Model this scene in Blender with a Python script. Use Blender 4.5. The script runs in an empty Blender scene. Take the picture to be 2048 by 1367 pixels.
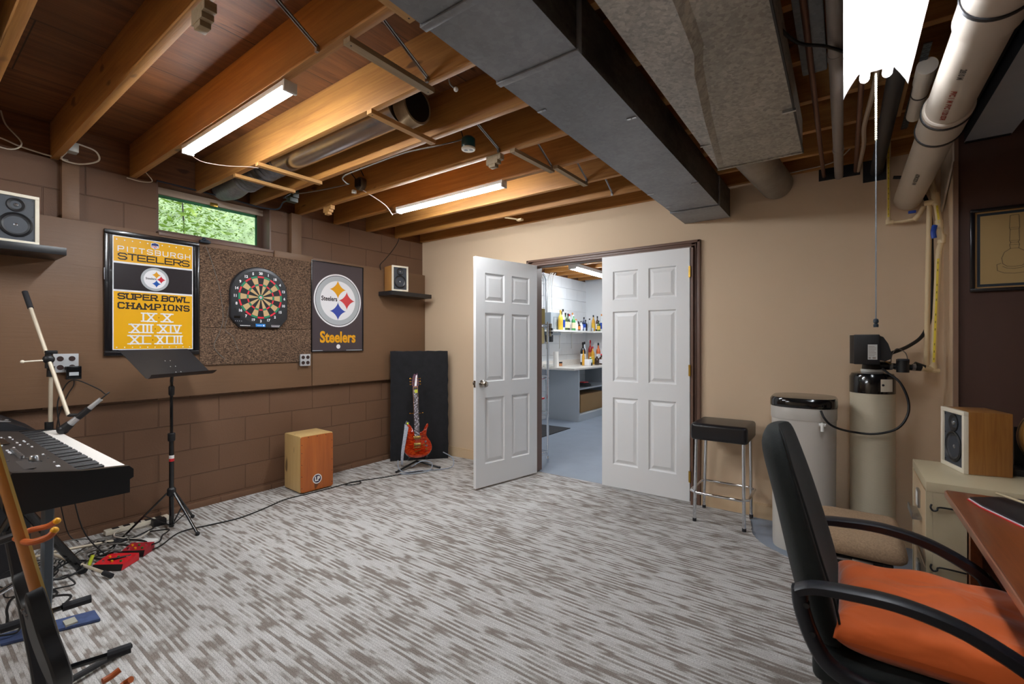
import bpy, bmesh, math, random
from mathutils import Matrix, Vector
random.seed(7)
PI = math.pi
S = bpy.context.scene
COL = S.collection

# ------------------------------------------------------------------ camera
cd = bpy.data.cameras.new('camera')
cam = bpy.data.objects.new('camera', cd)
COL.objects.link(cam)
cd.sensor_width = 36.0
cd.lens = 915 / 2048 * 36.0
cd.clip_start = 0.02
cam.location = (4.10, 0.0, 1.30)
cam.rotation_euler = (math.radians(90), 0, math.atan((1687 - 1024) / 915))
S.camera = cam
cd.dof.use_dof = True
cd.dof.focus_distance = 4.2
cd.dof.aperture_fstop = 5.6

# ------------------------------------------------------------------ exposure, world
S.view_settings.view_transform = 'Standard'
S.view_settings.look = 'None'
S.view_settings.exposure = 0.25
S.view_settings.gamma = 1.0
S.view_settings.use_curve_mapping = False
W = bpy.data.worlds.new('sky')
S.world = W
W.use_nodes = True
wn = W.node_tree
for n in list(wn.nodes): wn.nodes.remove(n)
wo = wn.nodes.new('ShaderNodeOutputWorld')
wb = wn.nodes.new('ShaderNodeBackground')
sk = wn.nodes.new('ShaderNodeTexSky')
sk.sky_type = 'NISHITA'
sk.sun_elevation = math.radians(48)
sk.sun_rotation = math.radians(60)
sk.sun_disc = False
wb.inputs['Strength'].default_value = 0.5
wn.links.new(sk.outputs[0], wb.inputs[0])
wn.links.new(wb.outputs[0], wo.inputs[0])
LIGHT = 112.0        # radiance of the strip lights
LAMP2 = 22.0        # the open twin tube by the pipes

# ------------------------------------------------------------------ helpers
def lin(c):
    if isinstance(c, str):
        c = [int(c[i:i+2], 16) / 255 for i in (0, 2, 4)]
    return tuple((v / 12.92 if v <= .04045 else ((v + .055) / 1.055) ** 2.4) for v in c) + (1.0,)

class NT:
    def __init__(s, m):
        m.use_nodes = True
        s.t = m.node_tree
        s.b = s.t.nodes['Principled BSDF']
        s.o = s.t.nodes['Material Output']
    def n(s, typ, **kw):
        n = s.t.nodes.new(typ)
        for k, v in kw.items():
            if k in n.inputs: n.inputs[k].default_value = v
            else: setattr(n, k, v)
        return n
    def l(s, a, b): s.t.links.new(a, b)
    def coord(s, scale=(1, 1, 1), rot=(0, 0, 0), loc=(0, 0, 0)):
        tc = s.n('ShaderNodeTexCoord')
        mp = s.n('ShaderNodeMapping')
        mp.inputs['Scale'].default_value = scale
        mp.inputs['Rotation'].default_value = rot
        mp.inputs['Location'].default_value = loc
        s.l(tc.outputs['Object'], mp.inputs['Vector'])
        return mp.outputs[0]
    def noise(s, vec, scale=5, detail=4, rough=.5, dist=0):
        n = s.n('ShaderNodeTexNoise')
        n.inputs['Scale'].default_value = scale
        n.inputs['Detail'].default_value = detail
        n.inputs['Roughness'].default_value = rough
        n.inputs['Distortion'].default_value = dist
        s.l(vec, n.inputs['Vector'])
        return n.outputs['Fac']
    def ramp(s, fac, stops):
        r = s.n('ShaderNodeValToRGB')
        cr = r.color_ramp
        while len(cr.elements) < len(stops): cr.elements.new(.5)
        for e, (p, c) in zip(cr.elements, stops):
            e.position = p
            e.color = lin(c) if not isinstance(c, (int, float)) else (c, c, c, 1)
        s.l(fac, r.inputs[0])
        return r.outputs[0]
    def mix(s, fac, a, b, mode='MIX'):
        m = s.n('ShaderNodeMixRGB'); m.blend_type = mode
        for v, i in ((fac, 0), (a, 1), (b, 2)):
            if isinstance(v, (int, float)):
                m.inputs[i].default_value = v if i == 0 else (v, v, v, 1)
            elif isinstance(v, str): m.inputs[i].default_value = lin(v)
            else: s.l(v, m.inputs[i])
        return m.outputs[0]
    def math(s, op, a, b=0.0):
        m = s.n('ShaderNodeMath'); m.operation = op
        for v, i in ((a, 0), (b, 1)):
            if isinstance(v, (int, float)): m.inputs[i].default_value = v
            else: s.l(v, m.inputs[i])
        return m.outputs[0]
    def bump(s, h, strength=.3, dist=.01):
        b = s.n('ShaderNodeBump')
        b.inputs['Strength'].default_value = strength
        b.inputs['Distance'].default_value = dist
        s.l(h, b.inputs['Height'])
        s.l(b.outputs[0], s.b.inputs['Normal'])

MATS = {}
def mat(name, col, rough=.5, metal=0, var=0, vscale=8, bump=0, bscale=60, spec=.5, coat=0, stretch=(1, 1, 1), sheen=0):
    """plain material with optional tone variation and surface grain"""
    if name in MATS: return MATS[name]
    m = bpy.data.materials.new(name)
    t = NT(m)
    t.b.inputs['Base Color'].default_value = lin(col)
    t.b.inputs['Roughness'].default_value = rough
    t.b.inputs['Metallic'].default_value = metal
    t.b.inputs['Specular IOR Level'].default_value = spec
    t.b.inputs['Coat Weight'].default_value = coat
    if sheen: t.b.inputs['Sheen Weight'].default_value = sheen
    if var or bump:
        v = t.coord(stretch)
    if var:
        f = t.noise(v, vscale, 5, .6)
        r = t.ramp(f, [(.3, 1 - var), (.7, 1 + 0.0)])
        t.l(t.mix(1.0, col, r, 'MULTIPLY'), t.b.inputs['Base Color'])
    if bump:
        t.bump(t.noise(v, bscale, 3, .6), bump, .004)
    MATS[name] = m
    return m

def emit(name, col, strength):
    m = bpy.data.materials.new(name); t = NT(m)
    t.b.inputs['Base Color'].default_value = lin(col)
    t.b.inputs['Emission Color'].default_value = lin(col)
    t.b.inputs['Emission Strength'].default_value = strength
    return m

def wood(name, dark, light, axis=0, scale=1.0, rough=.55, grain=14, bump=.1, patch=.25, coat=0):
    """long grained wood, grain running along the given axis"""
    m = bpy.data.materials.new(name); t = NT(m)
    sc = [grain * scale] * 3
    sc[axis] = .7 * scale
    v = t.coord(sc)
    g = t.noise(v, 1.6, 8, .62, 1.2)
    sc2 = [60 * scale] * 3; sc2[axis] = 1.5 * scale
    g2 = t.noise(t.coord(sc2), 2.0, 4, .7)
    c = t.ramp(g, [(.3, dark), (.68, light)])
    c = t.mix(.35, c, t.ramp(g2, [(.3, dark), (.7, light)]))
    big = t.noise(t.coord((1, 1, 1)), 1.3, 3)
    c = t.mix(1.0, c, t.ramp(big, [(.3, 1 - patch), (.7, 1.0)]), 'MULTIPLY')
    sc3 = [9.0] * 3; sc3[axis] = 3.2
    kn = t.noise(t.coord(sc3), 1.3, 1)
    c = t.mix(t.ramp(kn, [(.72, 0.0), (.77, .75)]), c, '3a1c0c')
    t.l(c, t.b.inputs['Base Color'])
    t.b.inputs['Roughness'].default_value = rough
    t.b.inputs['Coat Weight'].default_value = coat
    t.bump(g2, bump, .003)
    return m

class MB:
    """collects pieces of one part; everything is given in the frame M"""
    def __init__(s, *mats):
        s.v = []; s.f = []; s.mi = []; s.mats = list(mats); s.M = Matrix.Identity(4)
    def at(s, M): s.M = M; return s
    def raw(s, vs, fs, m=0, M=None):
        T = s.M if M is None else s.M @ M
        o = len(s.v)
        s.v += [T @ Vector(p) for p in vs]
        s.f += [[i + o for i in f] for f in fs]
        s.mi += [m] * len(fs)
        return s
    def box(s, lo, hi, m=0, bev=0, M=None, seg=2):
        x0, y0, z0 = lo; x1, y1, z1 = hi
        if not bev:
            vs = [(x0,y0,z0),(x1,y0,z0),(x1,y1,z0),(x0,y1,z0),(x0,y0,z1),(x1,y0,z1),(x1,y1,z1),(x0,y1,z1)]
            return s.raw(vs, [(0,3,2,1),(4,5,6,7),(0,1,5,4),(1,2,6,5),(2,3,7,6),(3,0,4,7)], m, M)
        bm = bmesh.new()
        bmesh.ops.create_cube(bm, size=1)
        for v in bm.verts:
            v.co = ((v.co.x + .5) * (x1 - x0) + x0, (v.co.y + .5) * (y1 - y0) + y0, (v.co.z + .5) * (z1 - z0) + z0)
        bmesh.ops.bevel(bm, geom=bm.edges[:], offset=bev, segments=seg, affect='EDGES', profile=.6)
        s.bm(bm, m, M)
        return s
    def bm(s, bm, m=0, M=None):
        bm.verts.index_update()
        s.raw([v.co.copy() for v in bm.verts], [[v.index for v in f.verts] for f in bm.faces], m, M)
        bm.free()
    def prism(s, poly, z0, z1, m=0, M=None, side=None):
        n = len(poly)
        vs = [(x, y, z0) for x, y in poly] + [(x, y, z1) for x, y in poly]
        s.raw(vs, [list(range(n))[::-1], list(range(n, 2 * n))], m, M)
        s.raw(vs, [(i, (i + 1) % n, (i + 1) % n + n, i + n) for i in range(n)], m if side is None else side, M)
        return s
    def face(s, poly, z=0, m=0, M=None):
        return s.raw([(x, y, z) for x, y in poly], [list(range(len(poly)))], m, M)
    def rect(s, x0, y0, x1, y1, z=0, m=0, M=None):
        return s.face([(x0, y0), (x1, y0), (x1, y1), (x0, y1)], z, m, M)
    def disc(s, cx, cy, r, z=0, m=0, n=40, M=None, ry=None):
        ry = r if ry is None else ry
        return s.face([(cx + r * math.cos(2*PI*i/n), cy + ry * math.sin(2*PI*i/n)) for i in range(n)], z, m, M)
    def ring(s, cx, cy, r0, r1, z=0, m=0, n=40, a0=0, a1=2*PI, M=None):
        vs = []; 
        for i in range(n + 1):
            a = a0 + (a1 - a0) * i / n
            vs += [(cx + r0 * math.cos(a), cy + r0 * math.sin(a), z), (cx + r1 * math.cos(a), cy + r1 * math.sin(a), z)]
        return s.raw(vs, [(2*i, 2*i+1, 2*i+3, 2*i+2) for i in range(n)], m, M)
    def lathe(s, prof, m=0, n=28, M=None, closed=False):
        """profile (r, z) turned about local Z"""
        vs = []; fs = []
        k = len(prof)
        for i in range(n):
            a = 2 * PI * i / n
            vs += [(r * math.cos(a), r * math.sin(a), z) for r, z in prof]
        for i in range(n):
            j = (i + 1) % n
            for q in range(k - 1):
                fs.append((i*k+q, j*k+q, j*k+q+1, i*k+q+1))
        if prof[0][0] > 1e-6 and not closed: fs.append([i*k for i in range(n)][::-1])
        if prof[-1][0] > 1e-6 and not closed: fs.append([i*k+k-1 for i in range(n)])
        return s.raw(vs, fs, m, M)
    def cyl(s, p0, p1, r, r1=None, m=0, n=20, cap=True):
        p0 = Vector(p0); p1 = Vector(p1); d = p1 - p0
        q = d.to_track_quat('Z', 'Y').to_matrix().to_4x4()
        T = Matrix.Translation(p0) @ q
        r1 = r if r1 is None else r1
        return s.lathe([(r, 0), (r1, d.length)], m, n, T, closed=not cap)
    def tube(s, pts, r, m=0, n=10, smooth=0, cap=True):
        pts = [Vector(p) for p in pts]
        if smooth: pts = catmull(pts, smooth)
        k = len(pts); rr = r if isinstance(r, (list, tuple)) else [r] * k
        if len(rr) != k: rr = [rr[0] + (rr[-1] - rr[0]) * i / (k - 1) for i in range(k)]
        vs = []; fs = []
        t0 = (pts[1] - pts[0]).normalized()
        up = Vector((0, 0, 1)) if abs(t0.z) < .9 else Vector((1, 0, 0))
        nrm = (up - t0 * up.dot(t0)).normalized()
        for i, p in enumerate(pts):
            a = pts[max(i - 1, 0)]; b = pts[min(i + 1, k - 1)]
            t = (b - a).normalized()
            nrm = (nrm - t * nrm.dot(t)).normalized()
            bi = t.cross(nrm)
            for q in range(n):
                an = 2 * PI * q / n
                vs.append(p + (nrm * math.cos(an) + bi * math.sin(an)) * rr[i])
        for i in range(k - 1):
            for q in range(n):
                q2 = (q + 1) % n
                fs.append((i*n+q, i*n+q2, (i+1)*n+q2, (i+1)*n+q))
        if cap: fs.append(list(range(n))[::-1]); fs.append([(k-1)*n+q for q in range(n)])
        return s.raw(vs, fs, m)
    def sweep(s, pts, w, h, m=0, up=(0, 0, 1), smooth=0, bev=.3):
        """flat bar section w (across) by h (along up) swept along points"""
        pts = [Vector(p) for p in pts]
        if smooth: pts = catmull(pts, smooth)
        k = len(pts); up = Vector(up); vs = []; fs = []
        c = bev
        sec = [(-1+c,-1),(1-c,-1),(1,-1+c),(1,1-c),(1-c,1),(-1+c,1),(-1,1-c),(-1,-1+c)]
        ww = w if isinstance(w, (list, tuple)) else [w, w]
        hh = h if isinstance(h, (list, tuple)) else [h, h]
        def lerp(a, t):
            x = t * (len(a) - 1); i = min(int(x), len(a) - 2); return a[i] + (a[i+1] - a[i]) * (x - i)
        for i, p in enumerate(pts):
            t = (pts[min(i+1, k-1)] - pts[max(i-1, 0)]).normalized()
            sd = t.cross(up).normalized(); u2 = sd.cross(t).normalized()
            f = i / (k - 1)
            for a, b in sec: vs.append(p + sd * a * lerp(ww, f) / 2 + u2 * b * lerp(hh, f) / 2)
        for i in range(k - 1):
            for q in range(8):
                q2 = (q + 1) % 8
                fs.append((i*8+q, i*8+q2, (i+1)*8+q2, (i+1)*8+q))
        fs.append(list(range(8))[::-1]); fs.append([(k-1)*8+q for q in range(8)])
        return s.raw(vs, fs, m)
    def loft(s, rings, m=0, cap=True, closed=True):
        n = len(rings[0]); vs = [p for r in rings for p in r]; fs = []
        for i in range(len(rings) - 1):
            for q in range(n if closed else n - 1):
                q2 = (q + 1) % n
                fs.append((i*n+q, i*n+q2, (i+1)*n+q2, (i+1)*n+q))
        if cap: fs.append(list(range(n))[::-1]); fs.append([(len(rings)-1)*n+q for q in range(n)])
        return s.raw(vs, fs, m)
    def ball(s, c, r, m=0, sc=(1, 1, 1), n=14):
        prof = [(r * math.sin(PI * i / 10), -r * math.cos(PI * i / 10)) for i in range(11)]
        prof[0] = (0, -r); prof[-1] = (0, r)
        T = Matrix.Translation(Vector(c)) @ Matrix.Diagonal((sc[0], sc[1], sc[2], 1))
        return s.lathe(prof, m, n, T)
    def text(s, txt, x, y, size, m=0, z=0, bold=0, sx=1, align='CENTER', M=None):
        cu = bpy.data.curves.new('t', 'FONT'); cu.body = txt; cu.size = size
        cu.align_x = align; cu.align_y = 'CENTER'; cu.offset = bold; cu.resolution_u = 3
        ob = bpy.data.objects.new('t', cu)
        me = bpy.data.meshes.new_from_object(ob)
        vs = [(x + v.co.x * sx, y + v.co.y, z) for v in me.vertices]
        fs = [list(p.vertices) for p in me.polygons]
        s.raw(vs, fs, m, M)
        bpy.data.objects.remove(ob); bpy.data.curves.remove(cu); bpy.data.meshes.remove(me)
        return s
    def build(s, name, parent=None, smooth=35, origin=None, sub=0):
        me = bpy.data.meshes.new(name)
        pw = Vector((0, 0, 0))
        if parent is not None:
            p = parent
            while p is not None: pw += p.location; p = p.parent
        if origin is None:
            if parent is None:
                xs = [v.x for v in s.v]; ys = [v.y for v in s.v]; zs = [v.z for v in s.v]
                origin = Vector(((min(xs)+max(xs))/2, (min(ys)+max(ys))/2, min(zs)))
            else: origin = pw.copy()
        origin = Vector(origin)
        me.from_pydata([v - origin for v in s.v], [], s.f)
        for m in s.mats: me.materials.append(m)
        me.polygons.foreach_set('material_index', s.mi)
        bm = bmesh.new(); bm.from_mesh(me)
        bmesh.ops.recalc_face_normals(bm, faces=[f for f in bm.faces if len(f.edges) and all(len(e.link_faces) == 2 for e in f.edges)])
        if smooth:
            lim = math.radians(smooth)
            for f in bm.faces: f.smooth = True
            for e in bm.edges:
                if len(e.link_faces) != 2 or e.calc_face_angle(0) > lim: e.smooth = False
        bm.to_mesh(me); bm.free()
        o = bpy.data.objects.new(name, me); COL.objects.link(o)
        o.parent = parent; o.location = origin - pw
        if sub:
            md = o.modifiers.new('s', 'SUBSURF'); md.levels = sub; md.render_levels = sub
        return o

def catmull(p, k):
    out = []
    n = len(p)
    for i in range(n - 1):
        a = p[max(i-1, 0)]; b = p[i]; c = p[i+1]; d = p[min(i+2, n-1)]
        for j in range(k):
            t = j / k
            out.append(.5 * ((2*b) + (c - a)*t + (2*a - 5*b + 4*c - d)*t*t + (3*b - a - 3*c + d)*t*t*t))
    out.append(p[-1])
    return out

def tag(o, label, cat, group=None, kind=None):
    o['label'] = label; o['category'] = cat
    if group: o['group'] = group
    if kind: o['kind'] = kind
    return o
def thing(name, label, cat, loc, group=None):
    o = bpy.data.objects.new(name, None); COL.objects.link(o)
    o.location = loc; o.empty_display_size = .05
    return tag(o, label, cat, group)
def struct(o): o['kind'] = 'structure'; return o
def frame(o, ex, ey, ez):
    """matrix with origin o and axes ex, ey, ez"""
    M = Matrix.Identity(4)
    for i, e in enumerate((ex, ey, ez)):
        e = Vector(e).normalized()
        M[0][i], M[1][i], M[2][i] = e
    M[0][3], M[1][3], M[2][3] = o
    return M
def LW(y, z, x=.03): return frame((x, y, z), (0, 1, 0), (0, 0, 1), (1, 0, 0))     # on the left wall
def BW(x, z, y): return frame((x, y, z), (1, 0, 0), (0, 0, 1), (0, -1, 0))        # on a wall facing the camera side
def RZ(x, y, z, a): return Matrix.Translation((x, y, z)) @ Matrix.Rotation(a, 4, 'Z')
def rrect(w, h, r, n=6, cx=0, cy=0):
    out = []
    for qx, qy, a in ((1, -1, -90), (1, 1, 0), (-1, 1, 90), (-1, -1, 180)):
        for i in range(n + 1):
            t = math.radians(a + 90 * i / n)
            out.append((cx + qx * (w/2 - r) + r * math.cos(t), cy + qy * (h/2 - r) + r * math.sin(t)))
    return out

# stroke letters on a 4 x 6 grid
GL = {'A': [[(0,0),(2,6),(4,0)],[(.8,2.2),(3.2,2.2)]], 'B': [[(0,0),(0,6),(3.3,6),(4,5.3),(4,3.8),(3.3,3.1),(0,3.1)],[(3.3,3.1),(4,2.4),(4,.7),(3.3,0),(0,0)]],
'C': [[(4,5),(3.2,6),(.8,6),(0,5),(0,1),(.8,0),(3.2,0),(4,1)]], 'D': [[(0,0),(0,6),(2.8,6),(4,4.8),(4,1.2),(2.8,0),(0,0)]],
'E': [[(4,6),(0,6),(0,0),(4,0)],[(0,3),(3.6,3)]], 'F': [[(4,6),(0,6),(0,0)],[(0,3),(3.4,3)]], 'G': [[(4,5),(3.2,6),(.8,6),(0,5),(0,1),(.8,0),(3.2,0),(4,1),(4,2.8),(2.2,2.8)]],
'H': [[(0,0),(0,6)],[(4,0),(4,6)],[(0,3),(4,3)]], 'I': [[(2,0),(2,6)]], 'L': [[(0,6),(0,0),(4,0)]], 'M': [[(0,0),(0,6),(2,2.4),(4,6),(4,0)]],
'N': [[(0,0),(0,6),(4,0),(4,6)]], 'O': [[(.8,0),(0,1),(0,5),(.8,6),(3.2,6),(4,5),(4,1),(3.2,0),(.8,0)]], 'P': [[(0,0),(0,6),(3.2,6),(4,5.2),(4,3.5),(3.2,2.7),(0,2.7)]],
'R': [[(0,0),(0,6),(3.2,6),(4,5.2),(4,3.6),(3.2,2.8),(0,2.8)],[(2.2,2.8),(4,0)]], 'S': [[(4,5.1),(3.2,6),(.8,6),(0,5.1),(0,3.9),(.8,3.1),(3.2,2.9),(4,2.1),(4,.9),(3.2,0),(.8,0),(0,.9)]],
'T': [[(0,6),(4,6)],[(2,6),(2,0)]], 'U': [[(0,6),(0,1),(.8,0),(3.2,0),(4,1),(4,6)]], 'V': [[(0,6),(2,0),(4,6)]], 'W': [[(0,6),(1,0),(2,4),(3,0),(4,6)]], 'X': [[(0,0),(4,6)],[(0,6),(4,0)]]}
def strokes(mb, word, x, y, w, h, adv, th, z, m, serif=0, M=None):
    """word set in stroke letters: cell w x h, advance adv, left edge x"""
    zc = [0]
    def seg(a, b):
        zc[0] += 1
        a = Vector(a); b = Vector(b); d = (b - a).normalized() * th / 2; n = Vector((-d.y, d.x))
        a = a - d * .9; b = b + d * .9
        mb.face([tuple(a - n), tuple(b - n), tuple(b + n), tuple(a + n)], z + .00004 * (zc[0] % 9), m, M)
    cx = x
    for ch in word:
        if ch in GL:
            ww = w * ((.25 if not serif else .5) if ch == 'I' else 1) * (1.2 if ch in 'MW' else 1)
            for pl in GL[ch]:
                q = [(cx + (px / 4 if ch != 'I' else .5) * ww, y + py / 6 * h) for px, py in pl]
                for a, b in zip(q, q[1:]): seg(a, b)
                if serif:
                    for e, o in ((0, 1), (-1, -2)):
                        if abs(pl[e][1] - pl[o][1]) > 1.5 and pl[e][1] in (0, 6):
                            seg((q[e][0] - serif, q[e][1]), (q[e][0] + serif, q[e][1]))
            cx += adv * (.5 if ch == 'I' and not serif else 1) * (1.2 if ch in 'MW' else 1) * (.64 if ch == 'I' and serif else 1)
        else: cx += adv * .55
    return cx
def astroid(cx, cy, r, n=8):
    out = []
    for i in range(4 * n):
        t = 2 * PI * i / (4 * n)
        out.append((cx + r * math.copysign(abs(math.cos(t)) ** 3, math.cos(t)), cy + r * math.copysign(abs(math.sin(t)) ** 3, math.sin(t))))
    return out
S.cycles.max_bounces = 10
S.cycles.diffuse_bounces = 5

# ------------------------------------------------------------------ surface materials
def m_block(name, base, white=False, mortar_dark=.80):
    """painted concrete block: 16 x 8 inch courses, thin raised and dark joints"""
    m = bpy.data.materials.new(name); t = NT(m)
    tc = t.n('ShaderNodeTexCoord')
    sp = t.n('ShaderNodeSeparateXYZ'); t.l(tc.outputs['Object'], sp.inputs[0])
    cb = t.n('ShaderNodeCombineXYZ')
    t.l(t.math('ADD', sp.outputs[1], .005 if not white else .1), cb.inputs[0]); t.l(t.math('ADD', sp.outputs[2], -.053 + .4064), cb.inputs[1])
    br = t.n('ShaderNodeTexBrick'); br.offset = .5
    br.inputs['Scale'].default_value = 1.0
    br.inputs['Brick Width'].default_value = .4064
    br.inputs['Row Height'].default_value = .2032
    br.inputs['Mortar Size'].default_value = .0045
    br.inputs['Mortar Smooth'].default_value = .45
    br.inputs['Bias'].default_value = 0
    br.inputs['Color1'].default_value = (.92, .92, .92, 1)
    br.inputs['Color2'].default_value = (1, 1, 1, 1)
    br.inputs['Mortar'].default_value = (mortar_dark,) * 3 + (1,)
    t.l(cb.outputs[0], br.inputs['Vector'])
    v = t.coord()
    big = t.ramp(t.noise(v, 3, 4), [(.3, .93), (.7, 1.0)])
    c = t.mix(1, t.mix(1, base, br.outputs['Color'], 'MULTIPLY'), big, 'MULTIPLY')
    t.l(c, t.b.inputs['Base Color'])
    t.b.inputs['Roughness'].default_value = .55
    pit = t.noise(v, 90, 4, .7)
    h = t.math('ADD', t.math('MULTIPLY', br.outputs['Fac'], -1.0), t.math('MULTIPLY', pit, .16))
    t.bump(h, 1.0, .011)
    return m

def m_panel(name, base, axis=1):
    """painted plywood with faint horizontal grain"""
    m = bpy.data.materials.new(name); t = NT(m)
    sc = [30, 30, 30]; sc[axis] = 2.0
    g = t.noise(t.coord(sc), 2.0, 6, .65, .6)
    b = t.noise(t.coord(), 1.7, 3)
    t.l(t.mix(1, t.mix(1, base, t.ramp(b, [(.3, .93), (.7, 1.0)]), 'MULTIPLY'), t.ramp(g, [(.3, .95), (.7, 1.0)]), 'MULTIPLY'), t.b.inputs['Base Color'])
    t.b.inputs['Roughness'].default_value = .5
    t.bump(g, .35, .003)
    return m

def m_carpet():
    m = bpy.data.materials.new('striated_carpet'); t = NT(m)
    # tufted rows across Y; in each row yarn tone switches in random lengths along X
    tc = t.n('ShaderNodeTexCoord'); sp = t.n('ShaderNodeSeparateXYZ'); t.l(tc.outputs['Object'], sp.inputs[0])
    wob = t.noise(t.coord((3, 3, 1)), 1.0, 2)
    cy = t.math('ADD', t.math('MULTIPLY', sp.outputs[1], 80.0), t.math('MULTIPLY', wob, 1.2))
    row = t.math('FLOOR', cy); fr = t.math('FRACT', cy)
    cb = t.n('ShaderNodeCombineXYZ'); t.l(t.math('MULTIPLY', sp.outputs[0], 5.5), cb.inputs[0]); t.l(t.math('MULTIPLY', row, 7.37), cb.inputs[1])
    a = t.noise(cb.outputs[0], 1.0, 2, .5)
    cb2 = t.n('ShaderNodeCombineXYZ'); t.l(t.math('MULTIPLY', sp.outputs[0], 7.0), cb2.inputs[0]); t.l(t.math('MULTIPLY', t.math('FLOOR', t.math('MULTIPLY', cy, .25)), 3.77), cb2.inputs[1])
    blk = t.noise(cb2.outputs[0], 1.0, 1, .5)
    par = t.math('MULTIPLY', t.math('MODULO', row, 2.0), .11)
    s_ = t.math('ADD', t.math('ADD', a, par), t.math('MULTIPLY', t.math('SUBTRACT', .5, blk), .42))
    big = t.noise(t.coord((1.1, 1.6, 1)), 1.0, 3)
    s_ = t.math('ADD', s_, t.math('MULTIPLY', t.math('SUBTRACT', big, .5), .18))
    col = t.ramp(s_, [(.45, '988e86'), (.505, 'b3aca5'), (.56, 'cfcbc7'), (.70, 'dcd9d6')])
    edge = t.ramp(fr, [(0.0, .80), (.22, 1.0), (.80, 1.0), (1.0, .84)])
    col = t.mix(1, col, edge, 'MULTIPLY')
    tuft = t.noise(t.coord((170, 260, 1)), 1.0, 2, .7)
    col = t.mix(1, col, t.ramp(tuft, [(.32, .55), (.62, 1.0)]), 'MULTIPLY')
    t.l(col, t.b.inputs['Base Color'])
    t.b.inputs['Roughness'].default_value = .95
    t.b.inputs['Specular IOR Level'].default_value = .1
    t.bump(t.math('ADD', tuft, t.math('MULTIPLY', edge, .8)), .6, .005)
    return m

def m_galv(name, base, mottled=.25, rough=.45, metal=.75, scale=30, dark_patch=0):
    m = bpy.data.materials.new(name); t = NT(m)
    v = t.coord()
    vo = t.n('ShaderNodeTexVoronoi'); vo.inputs['Scale'].default_value = scale
    t.l(v, vo.inputs['Vector'])
    g = t.mix(.5, vo.outputs['Color'], t.noise(v, scale * 1.6, 5, .7))
    bw = t.n('ShaderNodeRGBToBW'); t.l(g, bw.inputs[0])
    c = t.mix(1, base, t.ramp(bw.outputs[0], [(.25, 1 - mottled), (.75, 1.0)]), 'MULTIPLY')
    big = t.noise(v, 2.2, 5, .6)
    c = t.mix(1, c, t.ramp(big, [(.35, .72), (.65, 1.0)]), 'MULTIPLY')
    if dark_patch:
        d = t.noise(t.coord((7, 2.4, 7)), 1.5, 5, .7)
        c = t.mix(t.math('MULTIPLY', t.ramp(d, [(.45, 0.0), (.62, 1.0)]), dark_patch), c, '17181a')
    t.l(c, t.b.inputs['Base Color'])
    t.b.inputs['Metallic'].default_value = metal
    t.b.inputs['Roughness'].default_value = rough
    t.bump(t.noise(v, 60, 3), .12, .002)
    return m

def plywood():
    m = wood('plywood_subfloor', '5e351b', 'a2683c', 1, .8, bump=.25, patch=.45, grain=12)
    t = NT(m)
    src = t.b.inputs['Base Color'].links[0].from_socket
    st = t.noise(t.coord((26, 2.6, 1)), 1.0, 4, .6, .8)
    c = t.mix(t.ramp(st, [(.62, 0.0), (.72, .8)]), src, '3a1a0c')
    br = t.n('ShaderNodeTexBrick'); br.inputs['Scale'].default_value = 1; br.inputs['Brick Width'].default_value = 2.44; br.inputs['Row Height'].default_value = .61
    br.inputs['Mortar Size'].default_value = .003; br.inputs['Color1'].default_value = (1, 1, 1, 1); br.inputs['Color2'].default_value = (.72, .72, .72, 1); br.inputs['Mortar'].default_value = (.15, .15, .15, 1)
    t.l(t.coord((1, 1, 1), rot=(0, 0, PI / 2), loc=(.4, .0, 0)), br.inputs['Vector'])
    t.l(t.mix(1, c, br.outputs['Color'], 'MULTIPLY'), t.b.inputs['Base Color'])
    return m

BROWN = '765640'
M_BLOCK = m_block('brown_painted_block', BROWN)
M_WBLOCK = m_block('white_painted_block', 'eef1f4', True, .90)
M_BPANEL = m_panel('brown_painted_plywood', '7d5e45')
M_BTRIM = mat('brown_trim_paint', '6f5345', .4)
M_BEIGE = mat('beige_wall_paint', 'd8be9f', .7, var=.04, vscale=1.5, bump=.05, bscale=120)
M_BBASE = mat('beige_baseboard_paint', 'd4b894', .5)
M_DARKB = mat('dark_brown_wall_paint', '54392e', .6, var=.12, vscale=3, bump=.35, bscale=22, stretch=(1, 1, .25))
M_DOOR = mat('white_door_paint', 'e6e6e6', .42, bump=.12, bscale=30, stretch=(9, 9, .6))
M_CONC = mat('blue_grey_floor_paint', '8c97a6', .45, var=.14, vscale=3)
M_CARPET = m_carpet()
M_JOIST = wood('fir_joist', '9e6430', 'd0964e', 0, 1.0, bump=.15, patch=.2)
M_PLY = plywood()
M_STRIP = wood('pine_strip', 'c48a4a', 'e0b070', 1, 1.2)
M_GREYST = wood('weathered_strip', '9a8263', 'bda683', 1, 1.2)
M_ALU = mat('brushed_steel', 'b9bcc0', .3, 1)
M_CHROME = mat('chrome', 'e2e4e8', .08, 1)
M_BLACK = mat('black_plastic', '17171a', .45)
M_BLACKG = mat('glossy_black_plastic', '0d0e11', .15, coat=.4)
M_RUB = mat('black_rubber', '222226', .8)
M_WHITE = mat('white_plastic', 'e9e8e4', .4)
M_CREAM = mat('cream_paint', 'e9e0cc', .45)
M_BRASS = mat('brass', 'c09a48', .3, 1)
M_NICKEL = mat('satin_nickel', 'b5aea6', .25, 1)
M_BLUE = mat('blue_valve_plastic', '1443a8', .4)
M_PVC = mat('white_pvc', 'cfc3b3', .4, var=.06)
M_CPVC = mat('cream_cpvc', 'dcc49a', .45)
M_DUCT = m_galv('dusty_galvanised_duct', 'a0a3a8', .18, .5, .2, 60)
M_DUCTS = m_galv('dark_galvanised_duct_side', '6a645e', .3, .55, .2, 60, dark_patch=.62)  # side sheet in darker grey with random near-black patches
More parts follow.
